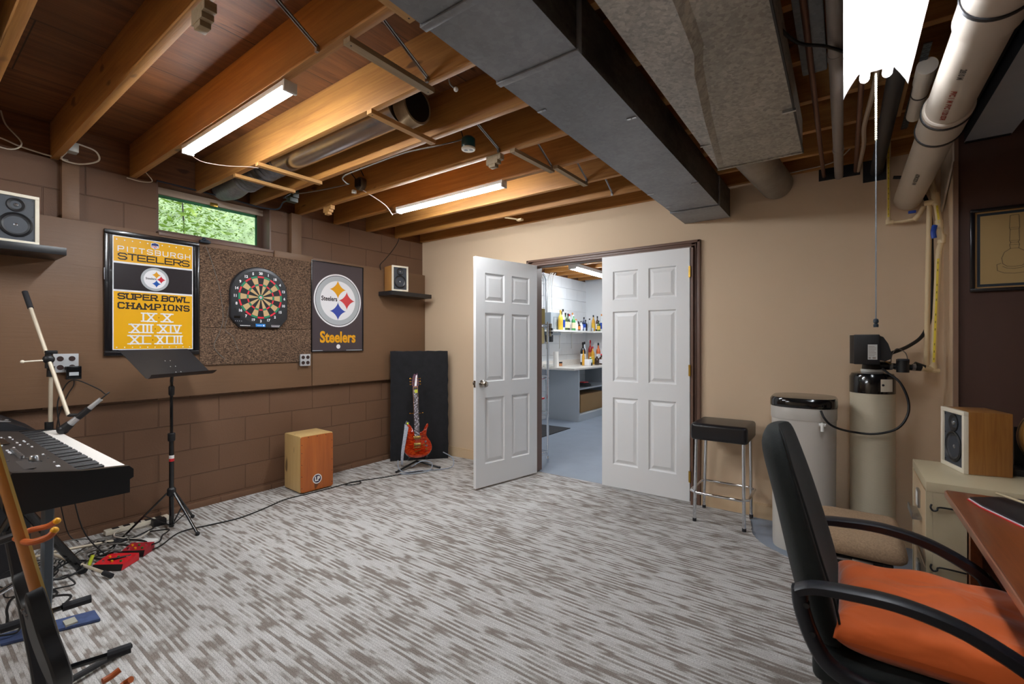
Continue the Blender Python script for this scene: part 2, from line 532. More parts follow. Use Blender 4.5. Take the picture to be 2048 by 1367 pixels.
M_DUCT2 = m_galv('mottled_galvanised_duct', 'c4bcae', .45, .55, .25, 70)
M_ROUND = m_galv('bright_round_duct', 'dcdcde', .05, .24, 1.0, 12)

# ------------------------------------------------------------------ the room shell
def slab(name, boxes, m):
    b = MB(m)
    for lo, hi in boxes: b.box(lo, hi)
    return struct(b.build(name, smooth=0, origin=(0, 0, 0)))

slab('floor', [((-.25, -2.2, -.16), (7.2, 8.4, -.010))], M_CONC)
# left foundation wall with the window opening (y 1.20-2.04, z 2.11-2.48)
WO = (1.20, 2.04, 2.11, 2.49)
slab('wall_left', [((-.25, -2.2, -.02), (-.03, WO[0], 2.48)), ((-.25, WO[1], -.02), (-.03, 3.85, 2.48)),
                   ((-.25, WO[0], -.02), (-.03, WO[1], WO[2])), ], M_BLOCK)
slab('trim_1', [((-.25, -2.2, 2.48), (-.05, WO[0], 2.76)), ((-.25, WO[1], 2.48), (-.05, 8.3, 2.76)), ((-.25, WO[0], 2.49), (-.05, WO[1], 2.76))], M_PLY)
# raised footing strip along the foot of the block wall
b = MB(M_BLOCK); b.box((-.03, -2.2, -.012), (.005, 3.82, .042), bev=.006); struct(b.build('baseboard_left', origin=(0, 0, 0)))
# back wall, double door opening x 1.60-3.11, z up to 2.06
DX0, DX1, DZ = 1.585, 3.112, 2.055
slab('wall_back', [((-.03, 3.85, -.02), (DX0, 3.95, 2.50)), ((DX1, 3.85, -.02), (4.72, 3.95, 2.50)), ((DX0, 3.85, DZ), (DX1, 3.95, 2.50))], M_BEIGE)
slab('wall_nook', [((4.60, 3.502, -.02), (4.611, 3.85, 2.48))], M_BEIGE)
slab('wall_right', [((4.612, 3.50, -.02), (7.2, 3.62, 2.75))], M_DARKB)
slab('wall_side', [((7.1, -2.2, -.02), (7.2, 3.5, 2.75))], M_BEIGE)
slab('wall_front', [((-.25, -2.3, -.02), (7.2, -2.2, 2.75))], M_BEIGE)
slab('ceiling', [((-.25, -2.3, 2.715), (7.2, 8.4, 2.76))], M_PLY)
# store room beyond the doors
slab('wall_store_left', [((-.25, 3.95, -.02), (-.03, 8.3, 2.48))], M_WBLOCK)
M_WHW = mat('white_wall_paint', 'e8ebee', .7)
slab('wall_store_back', [((-.25, 8.2, -.02), (4.8, 8.3, 2.75)), ], M_WHW)
slab('wall_store_right', [((4.7, 3.95, -.02), (4.8, 8.3, 2.75))], M_WHW)
slab('wall_store_front', [((-.03, 3.95, -.02), (DX0, 3.965, 2.75)), ((DX1, 3.95, -.02), (4.72, 3.965, 2.75)), ((DX0, 3.95, DZ), (DX1, 3.965, 2.75))], M_WHW)
# dark rim above the beige wall
slab('trim_2', [((-.03, 3.86, 2.50), (7.2, 3.94, 2.72))], wood('old_plate', '3a2314', '5c3a20', 0))
# baseboards
def baseb(name, x0, x1, y, z=-.01):
    b = MB(M_BBASE)
    b.box((x0, y - .014, z), (x1, y, .09)); b.box((x0, y - .009, .09), (x1, y, .105), bev=.003)
    struct(b.build(name, smooth=0, origin=(0, 0, 0)))
baseb('baseboard_back', .0, 1.50, 3.85)
baseb('baseboard_nook', 3.18, 4.60, 3.85)

# carpet with a cut curved edge in front of the softener
b = MB(M_CARPET, mat('carpet_edge', '4a4440', .9))
edge = [(3.53, 3.835), (3.548, 3.72), (3.575, 3.60), (3.592, 3.49), (3.64, 3.39), (3.70, 3.31), (3.79, 3.245), (3.93, 3.15), (4.10, 3.06), (4.33, 2.92), (4.36, 2.52), (7.1, 2.50)]
rnd = random.Random(3)
e2 = []
for (ax, ay), (bx, by) in zip(edge, edge[1:]):
    for k in range(5):
        f = k / 5; e2.append((ax + (bx-ax)*f + rnd.uniform(-.004, .004), ay + (by-ay)*f + rnd.uniform(-.004, .004)))
poly = [(.005, -2.2), (7.1, -2.2), (7.1, 2.50)] + e2[::-1] + [(3.53, 3.835), (3.18, 3.835), (3.11, 3.84), (3.11, 3.88), (1.60, 3.88), (1.60, 3.84), (1.5, 3.835), (.005, 3.835)]
b.prism(poly, -.010, 0, 0, side=1)
o = b.build('carpet', smooth=0, origin=(0, 0, 0))
tag(o, 'grey and taupe striated carpet covering the room, cut in a curve near the softener', 'carpet')

# plywood panels fixed over the blocks, brown painted
for y0, y1, lab in ((-2.1, 2.397, 'brown painted plywood panel behind the framed yellow banner and the dartboard'),
                    (2.403, 3.845, 'brown painted plywood panel behind the round-emblem poster and right shelf')):
    b = MB(M_BPANEL)
    b.box((.0, y0, .885), (.02, y1, 2.100), bev=.002)
    for y in [y0 + .3 + i * .6 for i in range(int((y1 - y0) / .6) + 1)]:
        if y < y1 - .1: b.box((-.03, y, .872), (.0, y + .075, 2.09))
    o = b.build('plywood_panel', origin=(0, 0, 0)); tag(o, lab, 'wall panel', 'painted plywood panels')
for y0, y1, lab in ((.686, .770, 'brown painted upright board above the panel, left of the window'), (2.201, 2.297, 'brown painted upright board above the panel, right of the window')):
    b = MB(M_BPANEL); b.box((-.03, y0, 2.10), (.02, y1, 2.478), bev=.002)
    o = b.build('upright_board', origin=(0, 0, 0)); tag(o, lab, 'board', 'upright boards')

# window
b = MB(M_BTRIM)   # sub frame and sill inside the opening
b.box((-.22, WO[0], WO[2]), (-.03, WO[0]+.012, WO[3])); b.box((-.22, WO[1]-.012, WO[2]), (-.03, WO[1], WO[3]))
b.box((-.22, WO[0], WO[2]), (-.03, WO[1], WO[2]+.012))
w = b.build('window_1', smooth=0, origin=(-.18, 1.6, 2.11)); struct(w)
b = MB(mat('window_frame_brown', '6b5144', .45))
b.box((-.20, 1.21, 2.12), (-.165, 2.03, 2.165), bev=.003); b.box((-.20, 1.21, 2.165), (-.165, 1.255, 2.45), bev=.003)
b.box((-.20, 1.985, 2.165), (-.165, 2.03, 2.45), bev=.003); b.box((-.165, 1.30, 2.125), (-.15, 1.34, 2.14)); b.box((-.16, 1.965, 2.13), (-.145, 1.995, 2.15), bev=.003)
b.build('window_frame', w)
b = MB(mat('window_header', 'cbb8a4', .5)); b.box((-.20, 1.21, 2.435), (-.15, 2.03, 2.488), bev=.003); b.build('window_header', w)
b = MB(M_BRASS); b.box((-.15, 1.60, 2.425), (-.135, 1.655, 2.455), bev=.003); b.build('window_latch', w)
gl = bpy.data.materials.new('window_glass'); t = NT(gl)
t.b.inputs['Base Color'].default_value = (.93, 1, .96, 1); t.b.inputs['Transmission Weight'].default_value = 1; t.b.inputs['Roughness'].default_value = 0.02; t.b.inputs['IOR'].default_value = 1.1
b = MB(gl); b.box((-.186, 1.25, 2.16), (-.182, 1.99, 2.45)); b.build('window_pane', w, smooth=0)
b = MB(mat('green_edge_tint', '2f7a4d', .6)); b.box((-.181, 1.255, 2.415), (-.172, 1.985, 2.437)); b.box((-.181, 1.972, 2.165), (-.172, 1.985, 2.437)); b.build('glass_edge_tint', w)  # green tint at the glass edges, built as thin strips

# garden beyond the window
M_LEAF = mat('yellow_green_leaf', 'b9cc58', .5, var=.6, vscale=9)  # pale yellow-green leaf colour with random tone
t = NT(M_LEAF); t.b.inputs['Transmission Weight'].default_value = 0
M_LEAF2 = mat('bluish_leaf', 'a6b862', .5, var=.75, vscale=12)
M_BARK = mat('bark', '4b4038', .9)
def bush(name, label, c, sp, n, ml, sz, seed, branches):
    r = random.Random(seed)
    t0 = thing(name, label, 'shrub', (c[0], c[1], 1.7), 'garden shrubs')
    b = MB(ml)
    for i in range(n):
        p = Vector((c[0] + r.gauss(0, sp[0]), c[1] + r.gauss(0, sp[1]), c[2] + r.gauss(0, sp[2])))
        if p.x > -.5: continue
        a = r.uniform(0, 6.28); e = r.uniform(-1, 1); s = sz * r.uniform(.6, 1.4)
        u = Vector((math.cos(a), math.sin(a), e * .6)).normalized(); v = u.cross(Vector((r.gauss(0, 1), r.gauss(0, 1), 1.2))).normalized()
        b.raw([p - u*s, p + v*s*.36 - u*s*.1, p + u*s, p - v*s*.36 - u*s*.1], [(0, 1, 2, 3)])
    b.build('foliage', t0, smooth=0)
    b = MB(M_BARK)
    for pts, rr in branches: b.tube(pts, [rr, rr * .4], smooth=4, n=6)
    b.build('branches', t0)
bush('shrub', 'leafy green shrub with dark forked branches outside the window, centre', (-2.3, 1.4, 3.0), (.45, .75, .5), 8500, M_LEAF, .019, 2,
     [([(-2.2, 1.25, 1.7), (-2.2, 1.27, 2.4), (-2.1, 1.35, 3.0), (-2.1, 1.45, 3.6)], .05), ([(-2.2, 1.27, 2.45), (-2.1, 1.55, 2.8), (-2.0, 1.9, 3.2)], .034), ([(-2.2, 1.26, 2.5), (-2.1, 1.1, 2.9), (-2.1, .9, 3.3)], .03)])
bush('shrub', 'paler bushy shrub standing behind the forked one outside the window', (-4.2, 1.2, 3.2), (.8, 1.5, .75), 15000, M_LEAF2, .022, 5, [([(-4, .4, 1.7), (-4, .5, 2.6), (-3.9, .9, 3.6)], .05)])
bush('shrub', 'broad-leaved bright shrub outside at the right of the window', (-2.0, 2.05, 2.7), (.22, .25, .25), 300, mat('broad_leaf', 'd0e070', .4, var=.3), .05, 9, [([(-2, 2.1, 1.7), (-2, 2.05, 2.3), (-1.95, 2.0, 2.9)], .015)])
b = MB(mat('lawn', '7d9a55', .9, var=.3, vscale=3)); b.box((-9, -6, 1.5), (-.7, 12, 1.7)); struct(b.build('ground', origin=(0, 0, 0)))
b = MB(mat('window_well', 'b9b4ab', .9)); b.box((-.8, .9, 1.5), (-.7, 2.4, 2.10)); struct(b.build('trim_6', origin=(0, 0, 0)))

hm = mat('hedge_green', 'c2d092', .8, var=.6, vscale=7, bump=.6, bscale=12)
b = MB(hm); rnh = random.Random(31); R = []
for i in range(26):
    y = -5 + i * .55
    R.append([Vector((-6.0 + rnh.uniform(-.2, .2) + dx, y, z + rnh.uniform(-.15, .15))) for dx, z in ((0, 1.7), (.25, 2.6), (.15, 3.6), (-.1, 4.6), (-.5, 5.4), (-1.2, 5.2), (-1.4, 1.7))])
b.loft(R); o = b.build('hedge', smooth=80); tag(o, 'tall soft green hedge far behind the shrubs outside the window', 'hedge')
# ------------------------------------------------------------------ joists
jl = ['first from the camera end, at the top left corner', 'over the left wall speaker', 'carrying the nearer strip light', 'just beyond the nearer strip light',
      'alongside the round silver duct, far side', 'with the green round box hanging by it', 'carrying the farther strip light', 'next beyond the farther strip light', 'last before the beige wall']
JY = [.30, .66, 1.066, 1.475, 1.885, 2.285, 2.685, 3.07, 3.46]
for i, (y, lab) in enumerate(zip(JY, jl)):
    b = MB(M_JOIST)
    x1 = 7.1 if y < 3.3 else 4.6
    b.box((-.045, y - .019, 2.48), (x1, y + .019, 2.714), bev=.002)
    o = b.build('ceiling_joist', origin=(0, 0, 0)); tag(o, 'exposed orange wood ceiling joist, ' + lab, 'joist', 'ceiling joists of the main room')
for y in (-.15, -.55, -.95, -1.35, -1.75):
    b = MB(M_JOIST); b.box((-.045, y - .019, 2.48), (7.1, y + .019, 2.714)); o = b.build('ceiling_joist', origin=(0, 0, 0)); tag(o, 'exposed wood ceiling joist behind the camera', 'joist', 'ceiling joists behind the camera')
b = MB(M_JOIST); b.box((-.03, 3.81, 2.50), (4.6, 3.849, 2.714)); o = b.build('ledger_board', origin=(0, 0, 0)); tag(o, 'reddish brown ledger board running along the top of the beige wall', 'board')

# doors ---------------------------------------------------------------
M_HINGE = M_BRASS
def door_leaf(M, name, handle, hinge_side):
    """six panel door leaf, local x 0..w from hinge, y = thickness, z up"""
    w, h, th = .758, 2.035, .035
    b = MB(M_DOOR); b.at(M)
    zs = [(.20, .79), (.93, 1.545), (1.645, 1.90)]
    xs = [(.105, .335), (.425, .655)]
    def grid(y, flip):
        X = sorted({0, w} | {a for p in xs for a in p}); Z = sorted({0, h} | {a for p in zs for a in p})
        for i in range(len(X) - 1):
            for j in range(len(Z) - 1):
                x0, x1, z0, z1 = X[i], X[i+1], Z[j], Z[j+1]
                if (x0, x1) in xs and (z0, z1) in zs:
                    s = 1 if flip else -1
                    rings = [(0, 0), (.010, .013), (.019, .013), (.044, .003)]
                    vs = []; 
                    for ins, d in rings:
                        yy = y - s * d
                        vs += [(x0+ins, yy, z0+ins), (x1-ins, yy, z0+ins), (x1-ins, yy, z1-ins), (x0+ins, yy, z1-ins)]
                    fs = []
                    for k in range(3):
                        for q in range(4): fs.append((k*4+q, k*4+(q+1)%4, k*4+4+(q+1)%4, k*4+4+q))
                    fs.append((12, 13, 14, 15))
                    b.raw(vs, fs if not flip else [f[::-1] for f in fs])
                else:
                    f = [(x0, y, z0), (x1, y, z0), (x1, y, z1), (x0, y, z1)]
                    b.raw(f, [(0, 1, 2, 3)] if not flip else [(3, 2, 1, 0)])
    grid(0, False); grid(th, True)
    b.raw([(0,0,0),(w,0,0),(w,th,0),(0,th,0)], [(3,2,1,0)]); b.raw([(0,0,h),(w,0,h),(w,th,h),(0,th,h)], [(0,1,2,3)])
    b.raw([(0,0,0),(0,th,0),(0,th,h),(0,0,h)], [(3,2,1,0)]); b.raw([(w,0,0),(w,th,0),(w,th,h),(w,0,h)], [(0,1,2,3)])
    o = b.build(name, origin=M.translation, smooth=0); struct(o)
    if handle:
        for s, y in ((-1, 0), (1, th)):
            k = MB(M_NICKEL)
            T = M @ Matrix.Translation((w - .065, y, .915)) @ Matrix.Rotation(PI / 2 * -s, 4, 'X')
            k.at(T)
            k.lathe([(.033, 0), (.033, .006), (.028, .010), (.013, .012), (.013, .032), (.026, .040), (.029, .052), (.024, .064), (.010, .068), (0, .068)])
            k.build('door_knob', o)
        k = MB(M_NICKEL); k.at(M); k.box((w - .0005, .005, .885), (w + .0015, .030, .945)); k.box((w, .010, .905), (w + .010, .024, .925), bev=.002); k.build('latch', o)
    for z in (.20, 1.05, 1.84):
        k = MB(M_HINGE); k.at(M)
        hx = -.004
        k.cyl((hx, -.006 if hinge_side > 0 else th + .006, z - .045), (hx, -.006 if hinge_side > 0 else th + .006, z + .045), .0065, n=10)
        k.box((hx, -.006 if hinge_side > 0 else th - .0, z - .045), (hx + .013, -.001 if hinge_side > 0 else th + .002, z + .045))
        k.build('hinge', o)
    return o
# right leaf closed: hinge on the right at x=3.103, runs towards -x
Mr = frame((3.103, 3.828, .022), (-1, 0, 0), (0, -1, 0), (0, 0, 1))
Mr = Matrix.Translation((3.103, 3.80, .022)) @ Matrix.Rotation(PI, 4, 'Z') @ Matrix.Translation((0, -.035, 0))
door_leaf(Mr, 'door_1', False, -1)
# left leaf standing open into the room
ang = math.atan2(3.103 - 3.80, 1.478 - 1.625)
Ml = Matrix.Translation((1.622, 3.80, .016)) @ Matrix.Rotation(ang, 4, 'Z')
door_leaf(Ml, 'door_2', True, 1)
# casing and jambs
b = MB(M_BTRIM)
def casing(x0, x1, zt):
    for (xa, xb) in ((x0, x0 + .072), (x1 - .072, x1)):
        b.box((xa, 3.832, 0.0), (xb, 3.85, zt - .0), bev=.004)
        b.box((xa + (.0 if xa == x0 else .050), 3.822, 0), (xa + (.022 if xa == x0 else .072), 3.835, zt), bev=.004)
        b.box((xa + .030, 3.826, 0), (xa + .042, 3.834, zt - .03), bev=.003)
    b.box((x0, 3.832, zt - .072), (x1, 3.85, zt), bev=.004); b.box((x0, 3.822, zt - .022), (x1, 3.835, zt), bev=.004); b.box((x0 + .03, 3.826, zt - .045), (x1 - .03, 3.834, zt - .034), bev=.003)
casing(1.508, 3.176, 2.118)
b.box((DX0, 3.815, 0), (DX0 + .018, 3.965, DZ)); b.box((DX1 - .002, 3.80, 0), (DX1 + .016, 3.965, DZ)); b.box((DX0, 3.815, DZ - .001), (DX1, 3.965, DZ + .014))
struct(b.build('trim_3', origin=(0, 0, 0)))
# ------------------------------------------------------------------ lights
M_TUBE = emit('led_diffuser', 'f6fbff', LIGHT)
M_TUBE3 = emit('store_led_diffuser', 'f6fbff', 60)
M_TUBE2 = emit('fluorescent_tube', 'f2f6ff', LAMP2)
M_REFL = mat('white_reflector', 'f0f0ea', .35)
def strip_light(x0, x1, y, z, label):
    cx = (x0 + x1) / 2
    r = thing('strip_light', label, 'light fixture', (cx, y, z), 'white strip lights')
    b = MB(M_WHITE)
    b.box((x0, y - .030, z + .020), (x1, y + .030, z + .046), bev=.003); b.build('housing', r)
    b = MB(M_TUBE)
    sec = [(-.027, .020), (-.028, .010), (-.020, .001), (0, -.003), (.020, .001), (.028, .010), (.027, .020)]
    b.loft([[(x, y + a, z + c) for a, c in sec] for x in (x0 + .012, x1 - .012)], closed=True)
    b.build('diffuser', r)
    for xa, xb in ((x0 - .002, x0 + .014), (x1 - .014, x1 + .002)):
        b = MB(M_WHITE); b.box((xa, y - .031, z - .003), (xb, y + .031, z + .047), bev=.003)
        b.box((xa - .001, y - .010, z + .016), (xb + .001, y + .010, z + .034), 0); b.build('end_cap', r)
    for x in (x0 + .15, x1 - .15): b = MB(M_ALU); b.box((x - .01, y - .02, z + .046), (x + .01, y + .02, z + .052)); b.build('mounting_clip', r)
    return r
strip_light(.90, 2.08, 1.085, 2.428, 'bright white strip light under the joist nearest the camera on the left')
strip_light(.94, 2.10, 2.665, 2.428, 'bright white strip light under a joist towards the beige wall')
strip_light(1.0, 2.2, -.95, 2.428, 'added white strip light giving fill, unseen under a joist behind the camera')  # extra fixture added out of view to fill the room
# twin tube shop light with curved reflector wings, running away from the camera
r = thing('shop_light', 'glaring twin tube shop light with curved reflector wings between the pipes', 'light fixture', (4.20, 1.7, 2.27))
b = MB(M_REFL)
def wing(s):
    p = [(0.03 * s, .075), (.055 * s, .060), (.075 * s, .035), (.092 * s, .010), (.100 * s, -.006)]
    sh = 0.0
    rings = []
    for y, cut in ((1.10, 0), (2.235, 0), ):
        rings.append([(4.20 + a, y + (.075 * abs(a) / .1 if y > 2 else 0), 2.295 + c) for a, c in p])
    return rings
for s in (-1, 1):
    R = wing(s); b.loft(R, closed=False, cap=False)
    R2 = [[(x, y, z + .002) for x, y, z in q] for q in R]; b.loft(R2, closed=False, cap=False)
b.box((4.168, 1.10, 2.352), (4.232, 2.27, 2.40), bev=.004)
b.build('reflector', r)
for x in (4.166, 4.234):
    b = MB(M_TUBE2)
    b.cyl((x, 1.12, 2.318), (x, 2.235, 2.318), .0155, n=16); b.ball((x, 2.235, 2.318), .0155, n=16); b.build('tube', r)
for x in (4.166, 4.234): b = MB(M_WHITE); b.box((x - .012, 2.225, 2.315), (x + .012, 2.24, 2.365)); b.build('lamp_holder', r)
for y in (1.3, 2.1): b = MB(M_ALU); b.box((4.18, y, 2.395), (4.22, y + .02, 2.482)); b.build('hanger', r)
# pull cord
r = thing('pull_cord', 'long hanging light pull cord with a small dark knob in front of the beige wall', 'cord', (4.203, 2.29, 1.36))
b = MB(mat('beaded_cord', 'd8d2bc', .5)); 
b.cyl((4.203, 2.29, 2.09), (4.203, 2.29, 2.352), .0032, n=8)
for i in range(30): b.ball((4.203, 2.29, 2.095 + i * .0085), .0045, n=8)
b.build('spring_cord', r)
b = MB(mat('grey_cord', '6f7478', .5)); b.cyl((4.203, 2.29, 1.39), (4.203, 2.29, 2.09), .0022, n=8); b.build('cord', r)
b = MB(mat('dark_blue_knob', '26323c', .3)); b.lathe([(.003, .03), (.008, .026), (.009, .016), (.005, .010), (.0085, .006), (.008, -.004), (0, -.004)], M=Matrix.Translation((4.203, 2.29, 1.362))); b.build('knob', r)

# ------------------------------------------------------------------ ducts
r = thing('supply_duct', 'long dark-sided galvanised rectangular duct crossing the ceiling to the beige wall', 'duct', (3.22, 1.5, 2.267))
b = MB(M_DUCT, M_DUCTS)
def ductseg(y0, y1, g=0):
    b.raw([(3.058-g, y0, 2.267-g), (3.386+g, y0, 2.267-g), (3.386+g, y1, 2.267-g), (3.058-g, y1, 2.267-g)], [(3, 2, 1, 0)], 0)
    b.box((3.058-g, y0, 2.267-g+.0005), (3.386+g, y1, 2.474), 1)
ductseg(-2.1, 3.47)
ductseg(3.47, 3.845, .005)
b.build('duct_body', r)
for y in (.98, 3.47, 1.36):
    b = MB(M_DUCT); b.box((3.052, y - .014, 2.259), (3.392, y + .014, 2.2665), bev=.002); b.box((3.386, y - .012, 2.262), (3.393, y + .012, 2.47)); b.box((3.050, y - .012, 2.262), (3.058, y + .012, 2.47))
    b.build('seam_cleat', r)
for x, y in ((3.36, 1.90), (3.08, 1.62), (3.08, 2.95), (3.37, 2.9), (3.09, 3.3)): b = MB(M_ALU); b.box((x - .02, y - .006, 2.262), (x + .02, y + .006, 2.267)); b.ball((x, y, 2.262), .004, n=6); b.build('screw_tab', r)

r = thing('return_duct', 'wide flat speckled galvanised duct with a creased transition, right of the dark duct', 'duct', (3.72, 1.5, 2.30))
b = MB(M_DUCT2, mat('black_tape', '101113', .5), m_galv('lit_slope_metal', 'd6d0c6', .45, .6, .15, 80))
b.box((3.512, -2.1, 2.302), (3.925, 2.855, 2.47), 0)
# creased transition on the underside; slope facing the left lights coloured paler
cr = [(3.740, -.6), (3.722, .6), (3.705, 1.35), (3.690, 1.62), (3.660, 1.74), (3.600, 2.15), (3.545, 2.60), (3.515, 2.84)]
vs = []
for x, y in cr:
    d = .030 if y < 1.8 else .030 * max(0, (2.84 - y) / 1.1)
    vs += [(3.5115, y, 2.3015 - d * .15), (x, y, 2.3015 - d), (x + .010, y, 2.3017 - d * .7), (x + .03, y, 2.3017)]
k = len(cr)
b.raw(vs, [(i*4+q, i*4+q+1, i*4+q+5, i*4+q+4) for i in range(k-1) for q in (0,)], 2)
b.raw(vs, [(i*4+q, i*4+q+1, i*4+q+5, i*4+q+4) for i in range(k-1) for q in (1, 2)], 0)
b.box((3.508, 2.845, 2.296), (3.929, 2.862, 2.306), 0); b.box((3.924, -2.1, 2.296), (3.930, 2.86, 2.312), 1)
b.build('duct_body', r)
for x, y in ((3.535, 2.45), (3.91, 2.3), (3.91, 1.2)): b = MB(M_ALU); b.box((x - .025, y - .006, 2.290), (x + .025, y + .006, 2.301)); b.build('screw_tab', r)
b = MB(m_galv('wall_duct_metal', 'a39a8e', .15, .5, .4, 40), M_BLACK)
b.cyl((3.62, 2.87, 2.45), (3.705, 3.83, 2.445), .105, n=32); 
o = b.build('round_duct'); tag(o, 'dull round vent pipe entering the beige wall beside the end of the rectangular duct', 'duct')
# round bright duct between the joists, with collar and flexible tail
r = thing('round_duct', 'bright round metal duct lying between two joists beyond the nearer strip light', 'duct', (1.4, 1.68, 2.50))
b = MB(M_ROUND); b.cyl((.85, 1.68, 2.60), (2.13, 1.68, 2.60), .10, n=36); b.build('pipe', r)
b = MB(m_galv('foil_flex', '8f9096', .3, .45, .7, 40))
prof = []
pts = catmull([Vector(p) for p in ((.86, 1.68, 2.60), (.70, 1.67, 2.59), (.52, 1.66, 2.57), (.36, 1.655, 2.555))], 14)
b.tube(pts, [.098 + .006 * math.sin(i * 1.6) for i in range(len(pts))], n=24); b.build('flexible_sleeve', r)
b = MB(m_galv('dull_elbow', 'a9a7a8', .25, .5, .5, 50)); b.tube([(.36, 1.655, 2.56), (.25, 1.655, 2.545), (.14, 1.655, 2.53), (-.04, 1.655, 2.55)], [.085, .09, .09, .085], smooth=4, n=28); b.build('elbow', r)
r = thing('duct_collar', 'open round black hole with metal collar in the ceiling bay near the dark duct', 'duct', (2.19, 1.69, 2.48))
b = MB(M_GREYST, M_BLACK); b.at(frame((2.19, 1.70, 2.575), (0, 1, 0), (0, 0, 1), (1, -.15, -.1)))
b.lathe([(.085, -.05), (.096, -.05), (.096, .06), (.085, .06)], 0, 32, closed=True); b.disc(0, 0, .09, .055, 1); b.disc(0, 0, .09, .02, 1); b.build('collar', r)

# ------------------------------------------------------------------ wooden strips, blocks and metal braces on the joists
def strip(name, lab, x, y0, y1, m, w=.038, h=.022, z=2.458, dx=0):
    b = MB(m, M_BLACK)
    b.raw([(x - w/2, y0, z), (x + w/2, y0, z), (x + w/2 + dx, y1, z), (x - w/2 + dx, y1, z), (x - w/2, y0, z + h), (x + w/2, y0, z + h), (x + w/2 + dx, y1, z + h), (x - w/2 + dx, y1, z + h)],
          [(0,3,2,1),(4,5,6,7),(0,1,5,4),(1,2,6,5),(2,3,7,6),(3,0,4,7)])
    for yy in (y0 + .02, y1 - .02): b.disc(x + (dx if yy > y0 + .1 else 0), yy, .004, z - .0006, 1, n=8)
    o = b.build(name); tag(o, lab, 'wood strip', 'wood strips nailed across the joists')
strip('wood_strip', 'grey-brown wood strip across two joists beside the end of the nearer strip light', 2.540, 1.06, 1.51, M_GREYST, w=.042, h=.022)
strip('wood_strip', 'pale wood strip nailed under the joists at the near end of the round duct', 2.15, 1.455, 1.905, M_STRIP)
strip('wood_strip', 'wood strip nailed under the joists at the far end of the round duct', .978, 1.45, 1.905, M_STRIP)
strip('wood_strip', 'wood strip nailed across the joists beside the dull duct elbow over the window', .64, 1.455, 1.89, M_STRIP, w=.03)
strip('wood_strip', 'wood strip meeting the dark duct at the top of the photo', 2.84, .62, 1.13, M_STRIP)
strip('wood_strip', 'longer grey wood strip near the end of the farther strip light', 2.465, 2.26, 2.70, M_GREYST, w=.036, dx=.02)
strip('wood_strip', 'shorter grey wood strip beside the dark duct', 2.541, 2.645, 3.08, M_GREYST, w=.036, dx=.005)
def block(lab, x, y, m):
    b = MB(m); b.box((x - .045, y - .02, 2.425), (x + .045, y + .02, 2.479), bev=.002); b.box((x - .025, y - .018, 2.405), (x + .025, y + .018, 2.426), bev=.002); b.box((x + .045, y - .02, 2.445), (x + .068, y + .02, 2.479), bev=.002)
    o = b.build('wood_block'); tag(o, lab, 'wood block', 'notched wood blocks under the joists')
block('notched grey wood block under a joist beside the hanging green box', 2.30, 2.285, M_GREYST)
block('notched wood block under a joist near the window corner', .47, 2.285, M_STRIP)
block('notched wood block under a joist at the top left of the photo', 2.26, .67, M_GREYST)
def brace(lab, a, c):
    b = MB(M_ALU); b.sweep([a, c], .022, .005, up=(1, .3, 0)); b.sweep([a, c], .005, .012, up=(1, .3, 0)); b.box((c[0] - .008, c[1] - .012, c[2] - .02), (c[0] + .008, c[1], c[2]))
    o = b.build('metal_brace'); tag(o, lab, 'brace', 'galvanised cross braces between joists')
brace('steel cross brace between joists above the near strip light end', (2.37, .685, 2.70), (2.37, 1.045, 2.495))
brace('steel cross brace behind the grey-brown strip near the dark duct', (2.56, 1.09, 2.70), (2.58, 1.452, 2.49))
brace('steel cross brace beside the round green hanging box', (2.36, 1.905, 2.64), (2.36, 2.265, 2.50))
brace('steel cross brace at the end of the longer grey strip', (2.49, 2.31, 2.70), (2.50, 2.665, 2.49))
brace('steel cross brace beyond the end of the shorter grey strip', (2.56, 2.71, 2.70), (2.57, 3.05, 2.49))
brace('steel cross brace nearest the beige wall', (2.60, 3.10, 2.70), (2.60, 3.44, 2.49))
# boxes and bulbs
r = thing('junction_box', 'teal round box with two black sockets hanging under the joists', 'junction box', (2.25, 2.10, 2.47))
b = MB(mat('teal_plastic', '1c4d52', .35)); b.lathe([(.036, 0), (.042, .012), (.042, .055), (.030, .068), (0, .068)], M=Matrix.Translation((2.25, 2.10, 2.478))); b.build('body', r)
b = MB(M_CREAM, M_BLACK); b.lathe([(0, -.004), (.040, -.004), (.043, .002), (.042, .008)], M=Matrix.Translation((2.25, 2.10, 2.472)))
b.disc(2.238, 2.092, .0125, 2.467, 1); b.disc(2.266, 2.108, .0125, 2.467, 1); b.build('socket_plate', r)
b = MB(M_BLACK); b.tube([(2.22, 2.09, 2.54), (2.21, 2.06, 2.60), (2.23, 1.91, 2.62)], .003, smooth=4); b.build('wire', r)
r = thing('junction_box', 'round ceiling box with a white switch stub, wired to the farther strip light', 'junction box', (.98, 2.24, 2.50))
b = MB(mat('rusty_box', '6d6458', .5, .5), M_BLACK); b.at(frame((.98, 2.266, 2.56), (1, 0, 0), (0, 0, 1), (0, -1, 0))); b.lathe([(.052, 0), (.052, .035), (.045, .04), (0, .04)]); b.box((-.02, -.03, .04), (.03, .03, .06), 1); b.build('body', r)
b = MB(M_WHITE); b.box((.93, 2.20, 2.485), (.95, 2.23, 2.51)); b.build('switch', r)
b = MB(M_BLACK); b.tube([(.95, 2.22, 2.60), (.92, 2.20, 2.66), (1.0, 2.21, 2.68), (1.03, 2.24, 2.61)], .004, smooth=5); b.build('wire', r)
b = MB(mat('dark_olive_box', '33382f', .4), M_ALU); b.box((.42, 1.94, 2.44), (.48, 2.01, 2.56), bev=.006); b.box((.49, 1.95, 2.47), (.51, 2.0, 2.55), bev=.003); b.ball((.48, 1.93, 2.55), .018, 1)
o = b.build('transformer_box'); tag(o, 'dark green transformer box with wires hanging by the window corner', 'junction box')
